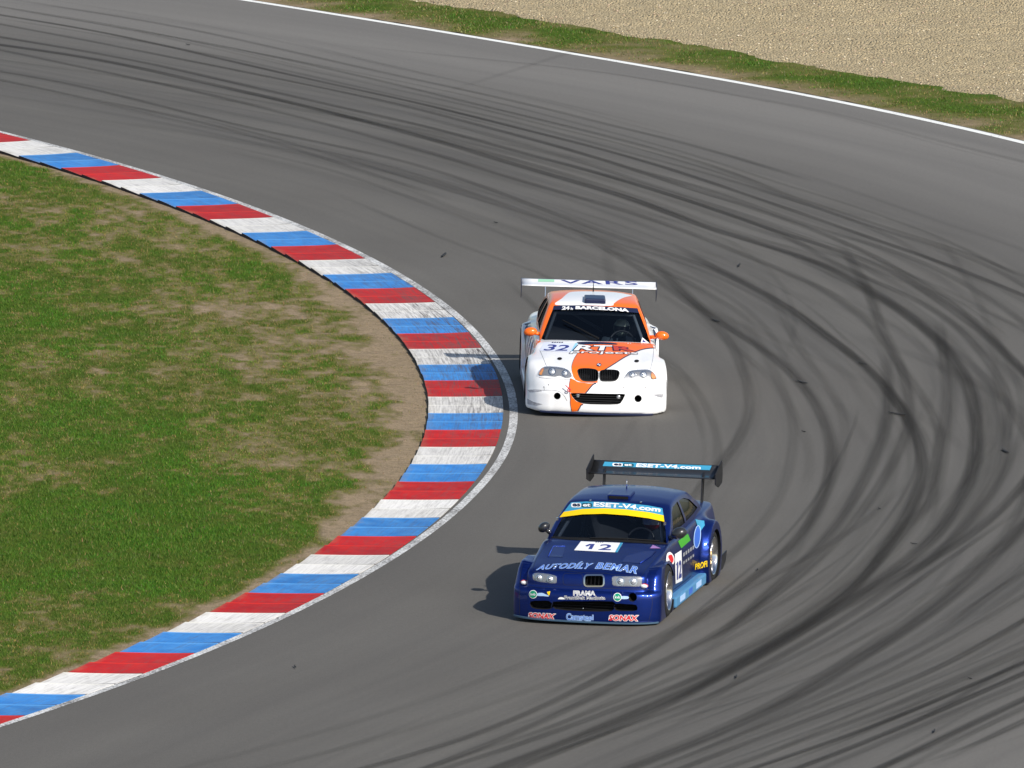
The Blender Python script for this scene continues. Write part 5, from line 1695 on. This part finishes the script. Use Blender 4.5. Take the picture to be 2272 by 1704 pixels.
    for x, y, s in ((456, 1112, -1), (1436, 1142, 1)):
        h = car.at(x, y); bm = bmesh.new(); blob(bm, h, (0.050, 0.026, 0.030)); o = bm_obj('indicator', bm, red_l, rt, True)
        bm = bmesh.new(); blob(bm, h + Vector((0, -0.014, -0.004)), (0.042, 0.024, 0.025)); bm_obj('indicator_bulb', bm, M['decal_white'], o, True)
    # bonnet
    car.poly('number_sticker', [(918, 780), (1262, 793), (1216, 871), (862, 853)], M['decal_white'], lift=0.003, bvh=lb, L=0.06)
    car.poly('sticker_edge', [(1240, 792), (1262, 793), (1216, 871), (1196, 870)], M['cyan'], lift=0.0042, bvh=lb)
    car.poly('race_number', [(954, 816), (988, 802), (1032, 803), (1008, 845), (978, 844), (996, 813), (966, 824)], M['decal_navy'], lift=0.005, bvh=lb)
    car.text('race_number', '2', [(1058, 851), (1160, 854), (1184, 808), (1080, 804)], M['decal_navy'], bold=0.02, lift=0.005, bvh=lb)
    for x in range(4): car.poly('small_lettering', [(1035 + 18 * x, 791), (1046 + 18 * x, 791), (1050 + 18 * x, 785), (1040 + 18 * x, 785)], M['decal_dark'], lift=0.005, bvh=lb)
    blue2 = mat('mid_blue_vinyl', (0.045, 0.14, 0.56), 0.4); pale = mat('pale_blue_vinyl', (0.42, 0.60, 0.88), 0.4)
    car.outlined('sponsor_lettering', 'AUTODÍLY', [(556, 1014), (990, 1006), (1020, 950), (578, 968)], blue2, pale, bold=0.0, out=0.042, shear=0.25, arc=0.012, bvh=lb, space=1.1)
    car.outlined('sponsor_lettering', 'BEMAR', [(1036, 1002), (1368, 1044), (1384, 990), (1052, 955)], blue2, pale, bold=0.0, out=0.042, shear=0.2, arc=0.008, bvh=lb, space=1.1)
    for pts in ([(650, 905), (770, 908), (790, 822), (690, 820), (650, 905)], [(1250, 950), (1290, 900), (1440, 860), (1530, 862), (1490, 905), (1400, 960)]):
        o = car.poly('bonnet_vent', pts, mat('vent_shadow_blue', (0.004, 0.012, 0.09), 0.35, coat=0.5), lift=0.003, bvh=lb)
        bm = bmesh.new()
        A_ = [car.at(*p, bvh=lb) for p in pts[-3:]]
        tube(bm, [a_ + Vector((0, 0, 0.004)) for a_ in A_], 0.006, 6); bm_obj('vent_lip', bm, M['blue'], o, True)
    t_ = car.poly('scrutineering_sticker', [(1506, 810), (1572, 838), (1482, 838)], mat('mauve_vinyl', (0.30, 0.16, 0.40), 0.4), lift=0.004, bvh=lb)
    sm = M['blue_dark']
    for pts in ([(520, 1020), (545, 940), (600, 850), (650, 775)], [(1412, 1060), (1470, 980), (1560, 880), (1612, 830)], [(480, 1150), (700, 1158), (935, 1162), (1200, 1166), (1480, 1172)], [(520, 1028), (760, 1018), (940, 1036), (1120, 1040), (1180, 1050), (1400, 1056)],
                [(690, 1268), (672, 1330)], [(1165, 1180), (1170, 1262)], [(1490, 1180), (1500, 1300), (1470, 1440)], [(440, 960), (420, 1100), (415, 1420)]):
        car.line('seam_or_dent_shade', pts, 0.006, sm, bvh=lb, lift=0.002)
    for x, y in ((997, 448), (1410, 463)):
        h = car.at(x, y, bvh=gb, towards=(1180, 620)); bm = bmesh.new(); box(bm, h + Vector((0, 0, 0.006)), (0.022, 0.05, 0.012)); bm_obj('windscreen_clip', bm, M['chrome'], rt)
    for x, y in ((725, 602), (1606, 636)):
        h = car.at(x, y, bvh=gb, towards=(1180, 620))
        if h: bm = bmesh.new(); box(bm, h, (0.03, 0.03, 0.05)); bm_obj('windscreen_clip', bm, M['chrome'], rt)
    # nose stickers
    for cx, cy in ((528, 1212), (1217, 1236)):
        o = car.poly('round_sticker', circle(cx, cy, 34), M['decal_white'], lift=0.004, bvh=lb)
        car.poly('sticker_disc', circle(cx, cy, 29), M['decal_green'], lift=0.006, bvh=lb, parent=o)
        car.text('sticker_lettering', 'kvb', [(cx - 20, cy + 10), (cx + 20, cy + 10), (cx + 20, cy - 12), (cx - 20, cy - 12)], M['decal_white'], bold=0.02, lift=0.008, bvh=lb, parent=o)
    for pts in ([(560, 1205), (600, 1200), (630, 1212), (655, 1222), (652, 1230), (610, 1226), (562, 1224)], [(1250, 1228), (1304, 1230), (1304, 1248), (1250, 1250)]):
        car.poly('sponsor_sticker', smooth_poly(pts, 2), pale, lift=0.004, bvh=lb)
    car.poly('tow_mark', [(640, 1192), (668, 1188), (662, 1220), (652, 1218)], M['yellow'], lift=0.005, bvh=lb)
    car.outlined('sponsor_lettering', 'FRAMA', [(858, 1220), (1032, 1220), (1032, 1188), (858, 1186)], M['grey'], M['decal_white'], bold=0.0, out=0.06, bvh=lb, space=1.1)
    car.poly('sponsor_sticker', smooth_poly([(732, 1248), (745, 1236), (768, 1236), (785, 1244), (785, 1252), (735, 1252)], 2), M['decal_white'], lift=0.004, bvh=lb)
    car.outlined('sponsor_lettering', 'František Machuta', [(784, 1252), (1114, 1254), (1114, 1228), (784, 1225)], M['decal_dark'], M['decal_white'], bold=0.0, out=0.05, bvh=lb, space=1.05)
    car.outlined('sponsor_lettering', 'SONAX', [(490, 1406), (698, 1414), (708, 1372), (492, 1360)], M['decal_red'], M['decal_white'], bold=0.035, out=0.10, shear=0.08, bvh=lb)
    car.outlined('sponsor_lettering', 'SONAX', [(1146, 1426), (1382, 1430), (1384, 1384), (1150, 1381)], M['decal_red'], M['decal_white'], bold=0.035, out=0.10, shear=0.08, bvh=lb)
    car.outlined('sponsor_lettering', 'Camsteel', [(800, 1420), (1018, 1420), (1018, 1382), (800, 1368)], blue2, pale, bold=0.0, out=0.055, bvh=lb)
    for x0 in (874, 940): car.poly('sponsor_sticker', [(x0, 1424), (x0 + 60, 1424), (x0 + 60, 1440), (x0, 1440)], pale, lift=0.004, bvh=lb)
    # windscreen banner
    car.poly('windscreen_banner', [(838, 460), (960, 453), (1110, 456), (1290, 466), (1470, 486), (1584, 508), (1593, 566), (1470, 540), (1290, 518), (1110, 508), (930, 514), (778, 538)], M['cyan'], bvh=gb, lift=0.001, L=0.04)
    car.poly('windscreen_banner', [(778, 538), (930, 514), (1110, 508), (1290, 518), (1470, 540), (1593, 566), (1600, 618), (1470, 590), (1290, 566), (1110, 553), (930, 558), (742, 582)], M['yellow'], bvh=gb, lift=0.001, L=0.04)
    def eset(x0, x1, y0, y1, sk, b, par=None):
        w_ = (x1 - x0)
        Y = lambda x: sk * (x - x0)
        o = car.poly('logo_plate', [(x, y + Y(x)) for x, y in rounded(x0, y0, x0 + w_ * 0.48, y1, (y1 - y0) * 0.4, 3)], M['decal_white'], bvh=b, lift=0.0035, parent=par)
        car.poly('logo_plate', [(x, y + Y(x)) for x, y in rounded(x0 + w_ * 0.5, y0, x1, y1, (y1 - y0) * 0.4, 3)], M['teal'], bvh=b, lift=0.0035, parent=par)
        h = (y1 - y0) * 0.16
        for (u0, u1, tx, mm) in ((0.07, 0.44, 'es', 'decal_dark'), (0.56, 0.92, 'et', 'decal_white')):
            a0, a1 = x0 + w_ * u0, x0 + w_ * u1
            car.text('logo_lettering', tx, [(a0, y1 - h + Y(a0)), (a1, y1 - h + Y(a1)), (a1, y0 + h + Y(a1)), (a0, y0 + h + Y(a0))], M[mm], bold=0.03, bvh=b, lift=0.006, parent=par)
    eset(838, 1010, 466, 502, 0.01, gb)
    car.text('banner_lettering', 'ESET-V4.com', [(1020, 496), (1566, 541), (1572, 503), (1024, 459)], M['decal_white'], bold=0.035, bvh=gb, lift=0.004, arc=0.008)
    q = [(700, 735), (722, 700), (745, 655), (770, 630)]
    W_ = [car.at(x, y, bvh=gb, towards=(1100, 620)) for x, y in ((1560, 780), (1440, 772), (1300, 762), (1150, 758), (1000, 756))]
    bm = bmesh.new(); tube(bm, [w_ + Vector((0, -0.02, 0.01)) for w_ in W_], 0.009, 6); bm_obj('wiper', bm, M['matt'], rt)
    car.poly('windscreen_base', smooth_poly([(676, 752), (800, 766), (1000, 776), (1240, 786), (1440, 798), (1620, 806), (1600, 790), (1440, 776), (1240, 764), (1000, 752), (800, 746), (700, 738)], 2), M['matt'], bvh=car.bvh, lift=0.004)
    # scoop, aerial
    h = car.at(1225, 432, bvh=gb, towards=(1180, 620)); bm = bmesh.new()
    box(bm, h + Vector((0, 0.16, 0.022)), (0.28, 0.32, 0.06), Euler((R(2), 0, 0)), bev=0.015); sc_ = bm_obj('roof_scoop', bm, M['blue'], rt)
    bm = bmesh.new(); box(bm, h + Vector((0, 0.0, 0.018)), (0.24, 0.012, 0.034)); bm_obj('scoop_mouth', bm, M['matt'], sc_)
    h = car.at(1292, 345, bvh=gb, towards=(1180, 620)); bm = bmesh.new(); tube(bm, [h, h + Vector((0, 0.0, 0.11))], [0.008, 0.004], 6); bm_obj('aerial', bm, M['chrome'], rt, True)
    # mirrors
    for (x, y, Y_, s) in ((615, 662, 1.50, -1), (1720, 712, 1.50, 1)):
        p = car.on_y(x, y, Y_); bm = bmesh.new()
        f = 1.0 if s < 0 else 1.25; blob(bm, p, (0.078 * f, 0.085, 0.058 * f), Euler((0, R(-38 if s < 0 else -20), R(10 * s)))); m_ = bm_obj('mirror', bm, M['carbon'], rt, True)
        bm = bmesh.new(); tube(bm, [p + Vector((-0.03 * s, 0, -0.03)), Vector((0.72 * s, p.y + 0.03, 0.84))], [0.028, 0.03], 8); bm_obj('mirror_arm', bm, M['carbon'], m_, True)
        bm = bmesh.new(); blob(bm, p + Vector((0, 0.045, 0)), (0.060, 0.045, 0.045)); bm_obj('mirror_glass', bm, M['chrome'], m_, True)
    # flank
    car.poly('number_sticker', [(1684, 884), (1738, 850), (1744, 1100), (1690, 1126)], M['decal_white'], lift=0.004, bvh=lb)
    car.poly('race_number', [(1691, 975), (1701, 948), (1709, 943), (1709, 1090), (1699, 1096), (1699, 972)], M['decal_navy'], lift=0.006, bvh=lb)
    car.text('race_number', '2', [(1714, 1086), (1738, 1072), (1738, 925), (1714, 940)], M['decal_navy'], bold=0.04, lift=0.006, bvh=lb)
    car.poly('side_sticker', [(1710, 778), (1790, 716), (1812, 770), (1736, 836)], M['lime'], lift=0.004, bvh=lb)
    o = car.poly('side_sticker', smooth_poly([(1618, 885), (1640, 866), (1662, 880), (1680, 915), (1675, 960), (1650, 968), (1640, 935), (1614, 945)], 3), M['decal_white'], lift=0.004, bvh=lb)
    car.poly('sticker_centre', smooth_poly([(1628, 900), (1655, 888), (1672, 925), (1662, 955), (1645, 940)], 3), M['decal_red'], lift=0.006, bvh=lb, parent=o or rt)
    car.outlined('side_lettering', 'PROFI', [(1848, 1012), (1950, 985), (1950, 935), (1848, 962)], M['yellow'], M['decal_dark'], bold=0.03, out=0.09, lift=0.006, bvh=lb)
    for k in range(2):
        for j in range(5):
            x = 1752 + 19 * j; y = 905 - 14 * j + 62 * k
            car.poly('small_lettering', [(x, y), (x + 12, y - 9), (x + 12, y - 39 + 8 * k), (x, y - 30 + 8 * k)], M['grey'], lift=0.004, bvh=lb)
    ov = [(1866 + 26 * math.cos(t) + 8 * math.sin(t), 742 - 92 * math.sin(t)) for t in np.linspace(0, 2 * math.pi, 30, endpoint=False)]
    car.poly('oval_emblem', ov, blue2, lift=0.004, bvh=car.bvh); car.line('oval_rim', ov, 0.008, pale, closed=True, lift=0.006, bvh=car.bvh)
    car.poly('side_sticker', [(1852, 600), (1925, 612), (1930, 650), (1890, 700), (1868, 650)], M['cyan'], lift=0.004, bvh=car.bvh)
    for s in (1, -1):
        bm = bmesh.new(); box(bm, (0.845 * s, 2.10, 0.125), (0.13, 1.86, 0.13), bev=0.02); sk = bm_obj('side_skirt', bm, M['sky'], rt)
        for k in range(3):
            bm = bmesh.new(); box(bm, (0.912 * s, 1.55 + 0.50 * k, 0.13), (0.004, 0.30 if k != 1 else 0.2, 0.07)); bm_obj('skirt_sticker', bm, (pale, blue2, pale)[k], sk)
        bm = bmesh.new(); plate(bm, [(4.02, 0.05), (4.06, 0.22), (4.46, 0.24), (4.40, 0.12), (4.22, 0.05)], 0.875 * s, 0.014); f_ = bm_obj('rear_fin', bm, M['black'], rt)
    # splitter
    bm = bmesh.new(); xs = np.linspace(-0.89, 0.89, 27)
    top = [(x, 0.04 * (abs(x) / 0.6) ** 2 + 0.14 * (abs(x) / 0.9) ** 6 - 0.035) for x in xs] + [(0.86, 0.55), (-0.86, 0.55)]
    a = [bm.verts.new((x, y, 0.054)) for x, y in top]; b = [bm.verts.new((x, y, 0.036)) for x, y in top]
    bm.faces.new(a); bm.faces.new(b[::-1])
    for i in range(len(top)): bm.faces.new((a[i], b[i], b[(i + 1) % len(top)], a[(i + 1) % len(top)]))
    bm_obj('splitter', bm, mat('splitter_edge', (0.05, 0.10, 0.16), 0.4), rt)
    # wing
    bm = bmesh.new(); airfoil(bm, -0.80, 0.80, (4.08, 1.185), (4.40, 1.305), th=0.036, camber=0.055)
    wing = bm_obj('rear_wing', bm, M['carbon'], rt, True)
    wing.data.polygons.foreach_set('use_smooth', [abs(p.normal.x) < 0.5 for p in wing.data.polygons])
    wb = BVHTree.FromPolygons([tuple(v.co) for v in wing.data.vertices], [tuple(p.vertices) for p in wing.data.polygons])
    for s in (1, -1):
        bm = bmesh.new(); plate(bm, [(4.00, 1.25), (4.20, 1.31), (4.42, 1.37), (4.46, 1.20), (4.44, 1.09), (4.22, 1.06), (4.02, 1.12)], 0.808 * s, 0.012); bm_obj('wing_endplate', bm, M['black'], wing)
        bm = bmesh.new(); plate(bm, [(4.14, 1.20), (4.26, 1.24), (4.20, 0.88), (4.08, 0.88)], 0.62 * s, 0.014); bm_obj('wing_strut', bm, M['black'], wing)
    car.poly('wing_band', [(1112, 128), (1988, 160), (1972, 197), (1096, 163)], M['cyan'], bvh=wb, parent=wing, lift=0.002)
    eset(1176, 1350, 138, 164, 0.035, wb, wing)
    car.text('wing_lettering', 'ESET-V4.com', [(1366, 172), (1896, 192), (1902, 163), (1376, 142)], M['decal_white'], bold=0.035, bvh=wb, parent=wing, lift=0.005)
    w = make_wheel('wheel', M['gold'], M['chrome'], M['rubber'], r=0.318, wd=0.28, nsp=8, deep=0.10, hub_m=M['steel'])
    first = True
    for y, x in ((.76, .762), (3.45, .778)):
        for s in (1, -1):
            place_wheel(car, w, x * s, y, 0.318, s, first, steer=R(2) if y < 1 else 0); first = False
    flank_seams(car, [[(1.36, .24), (1.34, .50), (1.40, .80)], [(2.54, .24), (2.57, .55), (2.55, .86)], [(1.40, .235), (2.0, .23), (2.52, .235)]], M['matt'])
    for x, y in ((700, 985), (1260, 1010)):
        h = car.at(x, y, bvh=lb); bm = bmesh.new(); blob(bm, h + Vector((0, 0, 0.004)), (0.020, 0.020, 0.008), sub=2); bm_obj('bonnet_pin', bm, M['chrome'], rt, True)
    interior(car, 0.58, 1.80, 0.33, mat('dashboard_blue', (0.01, 0.06, 0.42), 0.5))
    shade(body); shade(cab)
    car.set_down()
    split_faces(body, [('bonnet', lambda x, y, z, n: (y > 0.12) & (y < 1.5) & (np.abs(x) < 0.68) & (n[:, 2] > 0.75) & (z > 0.6)),
                       ('front_bumper', lambda x, y, z, n: (y < 0.42) & (z < 0.415) & (n[:, 2] > -0.6)),
                       ('rear_bumper', lambda x, y, z, n: (y > 3.95) & (z < 0.6) & (n[:, 2] > -0.6)),
                       ('boot_lid', lambda x, y, z, n: (y > 3.65) & (np.abs(x) < 0.66) & (n[:, 2] > 0.8) & (z > 0.8))], rt, None)
    driver(car, 0.36, 2.26, 0.19, mat('red_helmet', (0.55, 0.02, 0.02), 0.3, coat=0.5), M['decal_white'], M['suit_dark'], 'person in a red helmet driving the dark blue race car', M['suit_dark'])
    return car


white_car()
blue_car()
